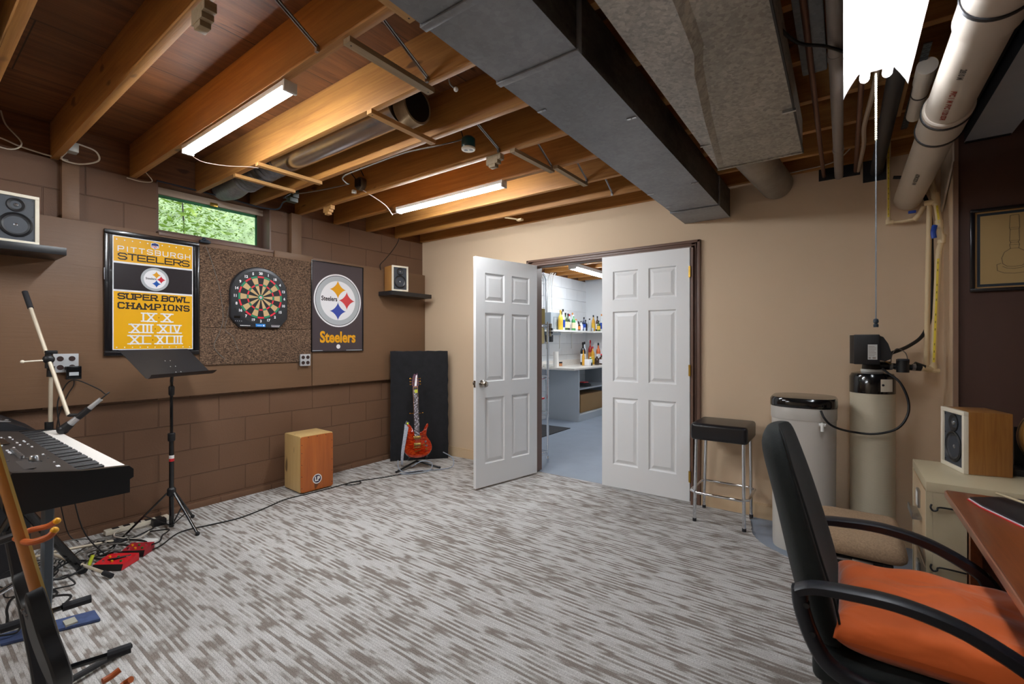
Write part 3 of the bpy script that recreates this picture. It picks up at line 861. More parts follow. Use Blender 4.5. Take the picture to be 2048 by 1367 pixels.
b = MB(mat('grey_metal_box', 'b9bcb6', .4, .3)); b.box((.10, .69, 2.50), (.17, .74, 2.56), bev=.006); o = b.build('junction_box'); tag(o, 'small grey metal box behind the joist end over the left wall speaker', 'junction box')
r = thing('ceramic_hook', 'small white ceramic knob on a hook under the joist near the dark duct', 'hook', (2.66, 1.52, 2.44))
b = MB(M_ALU); b.tube([(2.66, 1.50, 2.49), (2.66, 1.51, 2.465), (2.665, 1.53, 2.455)], .003, smooth=3); b.build('hook', r)
b = MB(M_WHITE); b.ball((2.668, 1.54, 2.452), .011); b.build('knob', r)
b = MB(M_CPVC); b.tube([(1.50, 3.47, 2.478), (1.56, 3.52, 2.47), (1.60, 3.58, 2.465)], .007, smooth=3); b.box((1.57, 3.555, 2.455), (1.63, 3.60, 2.475), bev=.006); o = b.build('wire_staple'); tag(o, 'small cream clip with its cord under the last joist', 'clip')
def wire(lab, pts, rad, m, name='cable', cat='cable', sm=6, grp=None):
    b = MB(m); b.tube(pts, rad, smooth=sm, n=8); o = b.build(name); return tag(o, lab, cat, grp)
M_ROMEX = mat('white_cable', 'cfc4b2', .5); M_GCAB = mat('grey_cable', '75706a', .5); M_BCAB = mat('black_cable', '141416', .5)
wire('white cable sagging from the ceiling box to the farther strip light', [(1.02, 2.24, 2.50), (1.05, 2.42, 2.43), (.98, 2.56, 2.39), (.90, 2.63, 2.42), (.945, 2.665, 2.43)], .004, mat('pinkish_cable', 'd8c4b8', .5))
wire('thin cable drooping from the nearer strip light to the joists', [(.90, 1.085, 2.438), (.86, 1.18, 2.425), (.88, 1.31, 2.435), (.93, 1.42, 2.452), (.96, 1.47, 2.452)], .0022, mat('clear_cable', 'b99f94', .4))
wire('grey cable running along the joists from the teal box to the transformer', [(2.21, 2.10, 2.545), (2.14, 1.96, 2.475), (1.9, 1.912, 2.474), (1.5, 1.912, 2.474), (1.22, 1.93, 2.474), (1.08, 2.05, 2.49), (1.0, 2.12, 2.52), (.8, 2.05, 2.50), (.6, 1.98, 2.49), (.49, 1.97, 2.50)], .0045, M_GCAB)
wire('dark blue cables running along the top of the window', [(.44, 1.97, 2.46), (.30, 1.98, 2.47), (.16, 2.0, 2.44), (.03, 1.9, 2.46), (-.02, 1.7, 2.487), (-.02, 1.2, 2.495)], .006, mat('navy_cable', '27303f', .4))
wire('black looped cable under the duct elbow', [(.62, 1.87, 2.45), (.58, 1.84, 2.42), (.52, 1.88, 2.44), (.46, 1.95, 2.46)], .005, M_BCAB)
wire('cream cable looping out of the grey box above the left upright board', [(.12, .69, 2.50), (.05, .68, 2.47), (.06, .76, 2.46), (.13, .84, 2.49), (.16, .82, 2.54), (.15, .74, 2.56)], .005, M_ROMEX)
wire('white cables resting on the wall top in the upper left corner', [(0.0, .25, 2.50), (.02, .4, 2.52), (.01, .5, 2.50), (.0, .6, 2.49), (-.01, .72, 2.487)], .005, M_ROMEX)
wire('white cable drooping in a curve at the upper left edge', [(.06, .30, 2.48), (.10, .44, 2.44), (.08, .50, 2.50), (.04, .44, 2.60), (.03, .42, 2.68)], .004, M_ROMEX)
wire('thin white cable curling below the joist left of the window', [(.12, 1.09, 2.50), (.06, 1.15, 2.46), (.02, 1.10, 2.45), (.0, 1.02, 2.46)], .003, M_ROMEX)
wire('black speaker wire hanging from the joists to the right wall speaker', [(.02, 3.45, 2.49), (.03, 3.42, 2.42), (.03, 3.34, 2.31), (.03, 3.25, 2.21), (.02, 3.19, 2.14), (.04, 3.18, 2.08)], .004, M_BCAB)
# insulated panel bits at the top left
b = MB(m_galv('white_foil', 'c3c4c2', .2, .5, .1, 60)); b.box((.30, -.12, 2.44), (1.6, .20, 2.475), bev=.006); o = b.build('insulation_board'); tag(o, 'pale foil faced panel fixed under the joists in the top left corner', 'panel')

# ------------------------------------------------------------------ pipes at the right
def pipe(name, lab, pts, rad, m, cat='pipe', grp=None, sm=0, n=20):
    b = MB(m); b.tube(pts, rad, smooth=sm, n=n); o = b.build(name); return tag(o, lab, cat, grp)
M_GPIPE = mat('grey_plastic_pipe', '9a8f86', .5, var=.1)
M_COPPER = mat('tarnished_copper', '7a5546', .45, .5)
r = thing('waste_pipe', 'grey pipe with sleeve couplings running to the beige wall beside the shop light', 'pipe', (4.075, 1.5, 2.41))
b = MB(M_GPIPE); b.cyl((4.075, -1.0, 2.44), (4.075, 3.86, 2.435), .025, n=20); b.build('pipe', r)
for y in (1.75, 2.2, 3.3): b = MB(M_GPIPE); b.cyl((4.075, y, 2.4385), (4.075, y + .05, 2.438), .0285, n=20); b.build('coupling', r)
for p, lab, dz in ((3.99, 'dark copper pipe running to the beige wall, left of the grey pipe', 0), (4.165, 'dark copper pipe running to the beige wall, right of the grey pipe', 0)):
    pipe('copper_pipe', lab, [(p, -1.0, 2.452), (p, 3.86, 2.448)], .0115, M_COPPER, grp='thin copper pipes', n=12)
pipe('vent_pipe', 'thick dark pipe running to the beige wall behind the pull cord', [(4.30, -1.0, 2.44), (4.275, 3.84, 2.42)], .034, mat('dark_steel_pipe', '2e2c2e', .5, .3))
b = MB(M_BLACK); b.box((4.205, 3.842, 2.36), (4.33, 3.853, 2.50)); b.box((3.96, 3.842, 2.42), (4.19, 3.853, 2.50)); o = b.build('notch_shade', origin=None); tag(o, 'black panels painting the shade in gaps at the beige wall top where the pipes pass', 'gap')  # black panels stand for the shade inside the gaps
wire('bundle of tan cables strapped under the joists near the pull cord', [(4.22, 2.30, 2.50), (4.215, 2.62, 2.46), (4.19, 3.05, 2.445), (4.195, 3.35, 2.44), (4.18, 3.85, 2.445)], .011, mat('tan_cable', 'b09a83', .6))
wire('white cable slanting along the beige wall top beside the vent pipe', [(3.70, 3.80, 2.50), (3.85, 3.80, 2.505), (4.05, 3.79, 2.52), (4.15, 3.6, 2.54)], .004, M_ROMEX)
wire('black cable slanting across above the grey pipe', [(3.85, 1.70, 2.455), (3.95, 1.95, 2.40), (4.05, 2.05, 2.39), (4.14, 2.3, 2.45)], .006, M_BCAB)
b = MB(mat('perforated_strap', '4d5658', .4, .7), M_BLACK)
for k in range(24): b.ring(4.36, 2.35 + k * .034, .006, .0135, 2.432 - k*.0005, 0, n=12)
b.box((4.347, 2.33, 2.433), (4.373, 3.2, 2.436), 1)
o = b.build('perforated_strap'); tag(o, 'perforated metal hanger strap beside the big white drain pipe', 'strap')
b = MB(M_STRIP); b.box((4.30, 2.60, 2.45), (4.335, 3.05, 2.475)); o = b.build('wood_cleat'); tag(o, 'short wood cleat under the joists right of the pull cord', 'wood strip')
b = MB(m_galv('foil_insulation', '8d959c', .35, .6, .1, 60)); b.box((3.955, .9, 2.455), (4.045, 2.36, 2.478), bev=.008); o = b.build('foil_insulation'); tag(o, 'grey foil faced insulation under the joists between the pipes', 'insulation')
# big drain pipe
r = thing('drain_pipe', 'big white plastic drain pipe with couplings slanting down to the beige wall', 'pipe', (4.43, 2.5, 2.2))
def dp(y): return (4.398 + (3.845 - y) * .006 + .035, y, 2.213 + (3.845 - y) * .022)
b = MB(M_PVC); b.tube([dp(-1.2), dp(3.845)], .072, n=36); b.build('pipe', r)
for y0, y1 in ((1.64, 1.91), (2.50, 2.73)):
    b = MB(M_PVC); b.tube([dp(y0), dp(y0+.006), dp(y1 - .006), dp(y1)], [.076, .0805, .0805, .076], n=36); b.build('coupling', r)
    for y in (y0 + .035, y1 - .01) if y0 > 2 else (y0 + .14,):
        b = MB(M_BLACK); b.tube([dp(y - .007), dp(y + .007)], .0845, n=36); b.build('sealing_ring', r)
b = MB(mat('red_pipe_print', '9a3420', .6), mat('grey_pipe_print', '4c4844', .6))
def ptext(y, s, m, n, size=.023, ang=-112):
    c = Vector(dp(y)); a = math.radians(ang)
    rad = Vector((math.cos(a), 0, math.sin(a)))
    T = frame(c + rad * .0728, (0, 1, -.022), rad.cross(Vector((0, 1, 0))), rad)
    if s: b.text(s, 0, 0, size, m, 0, .0009, M=T)
ptext(2.10, '2810 M', 1, 0); ptext(2.34, 'PVC 1  M  PVC 1120 SDR', 0, 0); ptext(3.22, 'ASTM D2729  4 IN', 1, 0)
b.build('printed_text', r)
b = MB(M_PVC, M_BLACK); b.tube([(4.372, 2.52, 2.405), (4.378, 2.95, 2.40)], .030, n=28); b.tube([(4.372, 2.46, 2.406), (4.373, 2.60, 2.405)], .034, n=28); b.tube([(4.374, 2.70, 2.403), (4.374, 2.71, 2.403)], .0315, 1, n=28)
o = b.build('drain_pipe'); tag(o, 'smaller white plastic pipe tucked behind the big drain pipe', 'pipe')
# dark boxed beam at upper right
b = MB(mat('dark_grey_beam_paint', 'a3a4a8', .6, var=.08), mat('black_beam_paint', '121821', .6), M_BLACK)
b.box((4.633, -2.0, 2.388), (4.812, 3.47, 2.39), 0); b.box((4.634, -2.0, 2.39), (4.811, 3.47, 2.70), 1); b.box((4.636, 3.455, 2.383), (4.808, 3.475, 2.389), 2)
o = b.build('boxed_beam'); tag(o, 'grey-bottomed dark boxed beam at the upper right edge', 'beam')
b = MB(mat('black_beam_paint2', '0f151e', .6)); b.box((4.545, -2.0, 2.475), (4.632, 3.46, 2.70)); b.box((4.572, -2.0, 2.44), (4.60, 3.46, 2.476)); o = b.build('dark_soffit'); tag(o, 'blue-black soffit between the big white pipe and the grey-bottomed beam', 'beam')
b = MB(mat('white_gusset', 'd9cdbd', .5)); b.at(frame((4.594, 3.47, 0), (0, 1, 0), (0, 0, 1), (1, 0, 0)))
b.prism([(0.0, 2.30), (.0, 2.49), (.37, 2.49), (.37, 2.10), (.30, 2.13)], -.008, .0); struct(b.build('trim_4', origin=(0, 0, 0)))
b = MB(mat('tan_corner_trim', '8a6c58', .5)); b.box((4.592, 3.478, 0), (4.612, 3.50, 2.48)); struct(b.build('trim_5', origin=(0, 0, 0)))
# plastic water lines
def cpvc(name, lab, pts, rad, extra=(), fit=()):
    r = thing(name, lab, 'water pipe', pts[0], 'cream plastic water pipes')
    b = MB(M_CPVC); b.tube(pts, rad, n=16); b.build('pipe', r)
    for p, q, rr in fit: b = MB(M_CPVC); b.cyl(p, q, rr, n=16); b.build('fitting', r)
    for f in extra: f(r)
    return r
def label_strip(p, q, w, off):
    def f(r):
        b = MB(mat('yellow_label', 'e8cc3a', .5), M_BLACK)
        p_, q_ = Vector(p), Vector(q); o = Vector(off)
        b.sweep([p_ + o, q_ + o], w, .0015, up=off, m=0)
        n = 14
        for i in range(n):
            a = p_.lerp(q_, (i + .3) / n) + o * 1.06; c = p_.lerp(q_, (i + .6) / n) + o * 1.06
            if i % 4 != 3: b.sweep([a, c], w * .22, .0015, up=off, m=1)
        b.build('printed_label', r)
    return f
cpvc('water_pipe', 'thin cream pipe dropping from the ceiling and elbowing right with a blue valve', [(4.335, 3.80, 2.60), (4.335, 3.80, 2.068), (4.40, 3.79, 2.062), (4.467, 3.77, 2.064), (4.485, 3.76, 2.10)], .011,
     [label_strip((4.335, 3.80, 2.56), (4.335, 3.80, 2.10), .009, (-.002, -.0115, 0)),
      lambda r: (lambda b: (b.box((4.425, 3.735, 2.095), (4.462, 3.75, 2.112), bev=.004), b.build('valve_handle', r)))(MB(M_BLUE))],
     [((4.335, 3.80, 2.055), (4.335, 3.80, 2.085), .015), ((4.33, 3.80, 2.067), (4.36, 3.797, 2.066), .015), ((4.455, 3.775, 2.058), (4.478, 3.765, 2.085), .015), ((4.478, 3.765, 2.085), (4.50, 3.755, 2.13), .014)])
cpvc('water_pipe', 'cream pipe rising straight up the wall from the softener, left of the labelled one', [(4.507, 3.72, 1.135), (4.513, 3.72, 1.60), (4.521, 3.72, 2.14)], .0135, [],
     [((4.507, 3.72, 1.13), (4.507, 3.72, 1.165), .018), ((4.510, 3.72, 1.475), (4.510, 3.72, 1.482), .0142), ((4.514, 3.72, 1.68), (4.514, 3.72, 1.687), .0142)])
cpvc('water_pipe', 'leaning cream pipe with a long yellow label running up from the softener', [(4.530, 3.66, 1.13), (4.553, 3.66, 1.80), (4.556, 3.66, 1.84), (4.570, 3.67, 1.90), (4.560, 3.68, 2.0), (4.548, 3.70, 2.14), (4.540, 3.72, 2.20), (4.532, 3.74, 2.30), (4.528, 3.76, 2.42)], .0145,
     [label_strip((4.533, 3.66, 1.18), (4.552, 3.66, 1.79), .011, (-.002, -.015, 0)), label_strip((4.5585, 3.68, 2.0), (4.551, 3.695, 2.11), .010, (-.002, -.015, 0)),
      lambda r: (lambda b: (b.tube([(4.535, 3.64, 1.985), (4.528, 3.635, 1.945), (4.532, 3.635, 1.91)], .013, smooth=3), b.build('valve_handle', r)))(MB(M_BLUE))],
     [((4.530, 3.66, 1.12), (4.531, 3.66, 1.165), .019), ((4.567, 3.668, 1.88), (4.570, 3.67, 1.93), .019), ((4.562, 3.678, 1.97), (4.558, 3.684, 2.02), .018), ((4.549, 3.70, 2.12), (4.545, 3.712, 2.19), .019), ((4.50, 3.72, 2.14), (4.548, 3.70, 2.14), .016)])
pipe('white_pipe', 'white pipe stub with a black clamp above the cream water pipes', [(4.528, 3.76, 2.26), (4.520, 3.77, 2.45)], .020, M_PVC)
wire('thick black drain hose curving from behind the big pipe down to the softener head', [(4.36, 3.83, 2.36), (4.44, 3.82, 2.33), (4.50, 3.80, 2.22), (4.530, 3.78, 2.08), (4.536, 3.77, 1.85), (4.536, 3.77, 1.60), (4.528, 3.76, 1.45), (4.49, 3.72, 1.34), (4.42, 3.66, 1.275), (4.34, 3.60, 1.235), (4.28, 3.58, 1.21)], .0105, M_BCAB, 'drain_hose', 'hose')
# ------------------------------------------------------------------ things on the left wall
M_YEL = mat('poster_yellow', 'f2b411', .35); M_PBLK = mat('poster_black', '2b2528', .3); M_PWHT = mat('poster_white', 'f2f1f4', .35)
M_PGRY = mat('poster_grey', 'b7bcc0', .35); M_PRED = mat('poster_red', 'd12a3a', .35); M_PBLU = mat('poster_blue', '1e5bb0', .35); M_GOLD = mat('poster_gold', 'eba61a', .35)
M_PCHAR = mat('poster_charcoal', '4a4146', .3); M_PFRM = mat('black_frame', '161417', .25, coat=.3)
def emblem(b, cx, cy, r, z, M, word=.2, rim=True):
    """round emblem: grey rim, white field, three four-pointed stars and a word"""
    if rim: b.disc(cx, cy, r, z, 2, 48, M); b.disc(cx, cy, r * .80, z + .0004, 1, 48, M)
    k = r
    b.face([(x, y) for x, y in astroid(cx + .10*k, cy + .38*k, .34*k)], z + .0008, 5, M)
    b.face([(x, y) for x, y in astroid(cx + .44*k, cy + .0*k, .34*k)], z + .0008, 3, M)
    b.face([(x, y) for x, y in astroid(cx + .10*k, cy - .38*k, .34*k)], z + .0008, 4, M)
    b.text('Steelers', cx - .29*k, cy + .03*k, .25*k, 6, z + .0009, .006*k, .95, M=M)
# yellow banner in a black frame
Y0, Z0, WW, HH = .889, 1.205, .566, .867
r = thing('framed_poster', 'yellow and black champions banner poster in a glossy black frame', 'poster', (.03, Y0 + WW/2, Z0))
b = MB(M_PFRM); M = LW(Y0, Z0, .021)
fw = .030
b.at(M); b.box((0, 0, 0), (WW, fw, .022), bev=.005); b.box((0, HH - fw, 0), (WW, HH, .022), bev=.005); b.box((0, fw, 0), (fw, HH - fw, .022), bev=.005); b.box((WW - fw, fw, 0), (WW, HH - fw, .022), bev=.005)
b.build('frame', r)
b = MB(M_PFRM, M_PWHT, M_PGRY, M_PRED, M_PBLU, M_GOLD, M_PBLK, M_YEL, mat('shield_blue', '24397c', .4)); b.at(M)
b.rect(fw - .002, fw - .002, WW - fw + .002, HH - fw + .002, .010, 0)
x0, x1, y0, y1 = .046, WW - .040, .040, HH - .035
b.rect(x0, y0, x1, y1, .0106, 1)
b.rect(x0 + .006, .460, x1 - .006, .643, .0111, 6)
b.rect(x0 + .006, .656, x1 - .006, y1 - .006, .0111, 7)
b.rect(x0 + .006, y0 + .006, x1 - .006, .447, .0111, 7)
cx = (x0 + x1) / 2
for i in range(11):
    xx = x0 + .022 + i * (x1 - x0 - .044) / 10
    if i != 5: b.disc(xx, y1 - .026, .0042, .0115, 1, 8)
    b.disc(xx, y0 + .018, .0042, .0115, 1, 8)
b.face([(cx-.024, .812), (cx-.025, .784), (cx, .768), (cx+.025, .784), (cx+.024, .812), (cx, .820)], .0115, 1)
b.face([(cx-.021, .809), (cx-.022, .785), (cx, .771), (cx+.022, .785), (cx+.021, .809), (cx, .816)], .0118, 8)
b.rect(cx-.019, .777, cx+.019, .795, .0121, 1); b.text('NFL', cx, .786, .018, 3, .0124, .0006, 1.0)
strokes(b, 'PITTSBURGH', x0 + .030, .729, .030, .032, .0470, .0056, .0118, 1)
strokes(b, 'STEELERS', x0 + .032, .672, .044, .041, .0539, .0082, .0118, 6)
emblem(b, cx, .551, .084, .0118, None)
strokes(b, 'SUPER', x0 + .031, .397, .034, .036, .0465, .0090, .0118, 6, serif=.0075)
strokes(b, 'BOWL', x0 + .284, .397, .032, .036, .0435, .0090, .0118, 6, serif=.006)
strokes(b, 'CHAMPIONS', x0 + .031, .331, .032, .038, .0498, .0090, .0118, 6, serif=.007)
def roman(word, xa, xb, y, h=.066):
    w = xb - xa; zq = [.0120]
    th = .0105; n = len(word); ww = [{'X': 1.7, 'V': 1.35, 'L': 1.3, 'C': 1.3, 'I': .55}[c] for c in word]; u = w / sum(ww); x = xa
    b.rect(xa - .004, y, xb + .004, y + .0085, .0118, 1); b.rect(xa - .004, y + h - .0085, xb + .004, y + h, .0118, 1)
    for c, k in zip(word, ww):
        a0, a1 = x + .003, x + k * u - .003
        def sg(p, q):
            p = Vector(p); q = Vector(q); d = (q - p).normalized() * th / 2; nn = Vector((-d.y, d.x)); zq[0] += .00005; b.face([tuple(p - nn), tuple(q - nn), tuple(q + nn), tuple(p + nn)], zq[0], 1)
        if c == 'X': sg((a0 + .006, y), (a1 - .006, y + h)); sg((a0 + .006, y + h), (a1 - .006, y))
        if c == 'I': sg(((a0+a1)/2, y), ((a0+a1)/2, y + h))
        if c == 'V': sg((a0 + .005, y + h), ((a0+a1)/2, y)); sg(((a0+a1)/2, y), (a1 - .005, y + h))
        if c == 'L': sg((a0 + .008, y), (a0 + .008, y + h))
        x += k * u
X = lambda f: x0 + f
roman('IX', X(.160), X(.250), .240); roman('X', X(.276), X(.350), .240)
roman('XIII', X(.090), X(.228), .158); roman('XIV', X(.254), X(.403), .158)
roman('XL', X(.084), X(.214), .078); roman('XLIII', X(.239), X(.410), .078)
for px, py in ((X(.263), .272), (X(.241), .190), (X(.226), .110)): b.disc(px, py, .0035, .0118, 6, 8)
b.build('print', r, smooth=0)
gls = bpy.data.materials.new('clear_sheet'); t = NT(gls); t.b.inputs['Transmission Weight'].default_value = 1; t.b.inputs['IOR'].default_value = 1.15; t.b.inputs['Roughness'].default_value = .0
b = MB(mat('silver_edge', 'c8cad0', .3, 1)); b.at(M); b.rect(-.0008, .52, .002, .60, .0225, 0); b.build('frame_edge_mark', r, smooth=0)  # thin silver mark on the left edge of the frame
# round emblem poster
Y0, Z0, WW, HH = 2.384, 1.205, .577, .872
r = thing('framed_poster', 'dark poster with a large round white emblem and gold lettering in a thin black frame', 'poster', (.03, Y0 + WW/2, Z0))
M = LW(Y0, Z0, .021); b = MB(M_PFRM); b.at(M); fw = .008
b.box((0, 0, 0), (WW, fw, .018), bev=.002); b.box((0, HH - fw, 0), (WW, HH, .018), bev=.002); b.box((0, fw, 0), (fw, HH - fw, .018), bev=.002); b.box((WW - fw, fw, 0), (WW, HH - fw, .018), bev=.002); b.build('frame', r)
b = MB(M_PCHAR, M_PWHT, M_PGRY, mat('poster_red2', 'd8484c', .35), mat('poster_blue2', '3c50a8', .35), M_GOLD, M_PBLK); b.at(M)
b.rect(fw - .001, fw - .001, WW - fw + .001, HH - fw + .001, .008, 0)
cx, cy, R = WW * .5, .505, .262
b.disc(cx, cy, R, .0085, 1, 64); b.ring(cx, cy, R * .925, R * .945, .0089, 6, 64); b.disc(cx, cy, R * .925, .0087, 2, 64); b.disc(cx, cy, R * .74, .0092, 1, 64)
b.face(astroid(cx - .005, cy + .110, .092), .0096, 5); b.face(astroid(cx + .095, cy + .005, .092), .0096, 3); b.face(astroid(cx - .005, cy - .105, .092), .0096, 4)
b.text('Steelers', cx - .098, cy + .012, .062, 6, .0097, .0018, .86)
b.text('Steelers', cx, .138, .150, 5, .0090, .0050, .82)
b.disc(cx, .050, .022, .0090, 1, 24)
b.rect(.012, .010, .12, .016, .0092, 2); b.rect(WW - .20, .010, WW - .012, .016, .0092, 2)
b.build('print', r, smooth=0)
b = MB(M_PGRY); b.at(M); b.rect(.0, HH - .05, .004, HH - .006, .0185); b.build('frame_glint', r, smooth=0) if False else None

# cork board
ck = bpy.data.materials.new('dark_cork'); t = NT(ck)
vo = t.n('ShaderNodeTexVoronoi'); vo.inputs['Scale'].default_value = 150; v = t.coord((1, 1, 1.3)); t.l(v, vo.inputs['Vector'])
bw = t.n('ShaderNodeRGBToBW'); t.l(vo.outputs['Color'], bw.inputs[0])
c = t.ramp(bw.outputs[0], [(.2, '22160f'), (.42, '4a3426'), (.64, '6e5340'), (.9, '9c7e66')])
t.l(t.mix(.3, c, t.ramp(t.noise(v, 60, 4), [(.35, '3a281c'), (.65, 'a08266')])), t.b.inputs['Base Color']); t.b.inputs['Roughness'].default_value = .9
t.bump(bw.outputs[0], .8, .006)
r = thing('cork_board', 'dark flecked cork board under the window holding the dartboard', 'cork board', (.03, 1.92, 1.12))
b = MB(ck); b.box((.021, 1.462, 1.417), (.033, 2.380, 2.052), bev=.001); b.build('cork_tile', r)
b = MB(ck); b.box((.021, 1.462, 1.118), (.0335, 2.380, 1.414), bev=.001); b.build('cork_tile', r)
b = MB(M_BPANEL); b.box((.021, 2.04, 2.052), (.034, 2.40, 2.108), bev=.002); o = b.build('panel_batten'); tag(o, 'short brown painted batten on the panel top beside the window recess', 'batten')
b = MB(M_BTRIM); b.box((-.03, 1.20, 2.085), (.026, 2.04, 2.11), bev=.003); struct(b.build('trim_7', origin=(0, 0, 0)))
# dartboard
DY, DZ_, = 1.905, 1.680
r = thing('dartboard', 'round-topped black electronic dartboard on the cork board', 'dartboard', (.034, DY, 1.42))
M = LW(DY, DZ_, .034)
out = [(-.235, -.175), (-.165, -.258), (.165, -.258), (.235, -.175)]
n = 22
out += [(.235 * math.cos(a), .035 + .222 * math.sin(a)) for a in [PI * (i) / n for i in range(n + 1)]]
out[-1] = (-.235, .035)
b = MB(mat('dartboard_shell', '2c2d31', .35)); b.at(M)
def ins(poly, d):
    return [(x * (1 - d / .235), y * (1 - d / .25)) for x, y in poly]
R = [[Vector((x, y, z)) for x, y in ins(out, d)] for d, z in ((0, 0), (0, .026), (.006, .034), (.014, .036))]
b.loft([[M @ p for p in q] for q in R][:], m=0) if False else b.loft(R)
b.build('shell', r)
SEC = mat('dart_black', '14171a', .6); TAN = mat('dart_tan', 'cfae7c', .6); RED = mat('dart_red', 'e01f38', .5); GRN = mat('dart_green', '138a63', .5)
b = MB(SEC, TAN, RED, GRN, M_PWHT, mat('dart_disc', '1f2124', .5)); b.at(M)
b.disc(0, 0, .226, .0365, 5, 60)
for i in range(20):
    a0 = PI / 2 + PI / 20 - i * PI / 10; a1 = a0 - PI / 10; g = .006
    ev = i % 2 == 0
    for r0, r1, m in ((.020, .098, 0 if ev else 1), (.100, .112, 2 if ev else 3), (.114, .164, 0 if ev else 1), (.166, .180, 2 if ev else 3)):
        b.ring(0, 0, r0, r1, .0372, m, 5, a1 + g, a0 - g)
b.ring(0, 0, .009, .022, .0374, 3, 24); b.disc(0, 0, .011, .0376, 4, 20); b.disc(0, 0, .0055, .0379, 2, 16)
for i, nme in enumerate((20, 1, 18, 4, 13, 6, 10, 15, 2, 17, 3, 19, 7, 16, 8, 11, 14, 9, 12, 5)):
    a = PI / 2 - i * PI / 10; b.text(str(nme), .203 * math.cos(a), .203 * math.sin(a), .030, 4, .0375, .0013)
b.build('target_face', r, smooth=0)
b = MB(M_BLACKG, mat('lcd_blue', '2a8be0', .3), M_PWHT); b.at(M)
b.rect(-.212, -.185, -.165, -.165, .0368, 0); b.rect(-.042, -.250, .038, -.226, .0372, 1)
b.rect(-.030, -.242, .010, -.238, .0376, 2); b.rect(.018, -.246, .030, -.232, .0376, 2)
b.build('control_panel', r, smooth=0)
b = MB(M_PWHT); b.at(M)
for i in range(4): b.rect(-.205 + i * .016, -.208, -.199 + i * .016, -.205, .0370, 0)
for i in range(9): b.rect(-.165 + i * .009, -.246, -.158 + i * .009, -.240, .0370, 0)
for i in range(7):
    b.rect(.088 + i * .011, -.238, .096 + i * .011, -.234, .0370, 0); b.rect(.090 + i * .010, -.249, .098 + i * .010, -.244, .0370, 0)
b.build('button_lettering', r, smooth=0)
b = MB(M_BLACK); b.at(M)
for x, y in ((-.205, .10), (.215, .10), (-.205, -.11), (.215, -.11)): b.cyl((x, y, .030), (x, y, .0375), .005, n=10)
b.build('screw', r)
wire('thin grey wire hanging down the cork board left of the dartboard', [(.045, 1.50, 2.05), (.037, 1.545, 1.93), (.037, 1.60, 1.72), (.037, 1.625, 1.50), (.037, 1.60, 1.38), (.037, 1.56, 1.26), (.037, 1.64, 1.16)], .0022, M_GCAB)
wire('second thin wire dangling in a loop beside the dartboard', [(.037, 1.68, 1.66), (.037, 1.655, 1.50), (.037, 1.64, 1.40), (.037, 1.70, 1.34), (.037, 1.74, 1.22)], .0018, M_GCAB)
b = MB(mat('navy_clamp', '1d2733', .4)); b.box((.02, 1.455, 2.075), (.06, 1.53, 2.095), bev=.006); b.ball((.05, 1.485, 2.10), .016); b.ball((.045, 1.51, 2.088), .014)
o = b.build('clamp_lamp'); tag(o, 'small dark clip with a knob on the window sill above the cork board', 'clip')
# outlets
def outlet(lab, y, z, w=.095, h=.105, plug=False):
    r = thing('outlet_box', lab, 'outlet', (.021, y, z), 'grey four-socket outlets')
    M = LW(y, z, .021)
    b = MB(mat('outlet_box_grey', '9a9da0', .4, .5)); b.at(M); b.box((-w/2, -h/2, 0), (w/2, h/2, .028), bev=.006); b.build('box', r)
    b = MB(mat('outlet_plate', 'c9cbce', .35, .3)); b.at(M); b.box((-w/2 - .002, -h/2 - .002, .028), (w/2 + .002, h/2 + .002, .032), bev=.002); b.build('cover_plate', r)
    for sx in (-1, 1):
        for sy in (-1, 1):
            b = MB(mat('socket_brown', '3a2a28', .4)); b.at(M); b.cyl((sx * w * .24, sy * h * .24, .031), (sx * w * .24, sy * h * .24, .034), .0165, n=16); b.build('socket', r)
    return r
outlet('grey metal outlet plate at the lower right corner of the cork board', 2.316, 1.133)
outlet('grey metal outlet plate behind the microphone stand', .700, 1.165, .115, .115)
r = thing('power_adapter', 'black power adapter plugged into the outlet behind the microphone stand', 'adapter', (.08, .725, 1.10))
b = MB(M_BLACKG, M_PGRY); b.box((.056, .690, 1.060), (.105, .765, 1.145), bev=.006); b.rect(0, 0, .045, .022, 0, 1, M=LW(.705, 1.085, .1056)); b.build('body', r)
b = MB(M_BCAB); b.tube([(.085, .73, 1.062), (.08, .73, 1.02), (.07, .70, .95), (.06, .66, .80), (.05, .65, .5), (.06, .70, .1), (.10, .75, .012)], .003, smooth=5); b.build('cord', r)

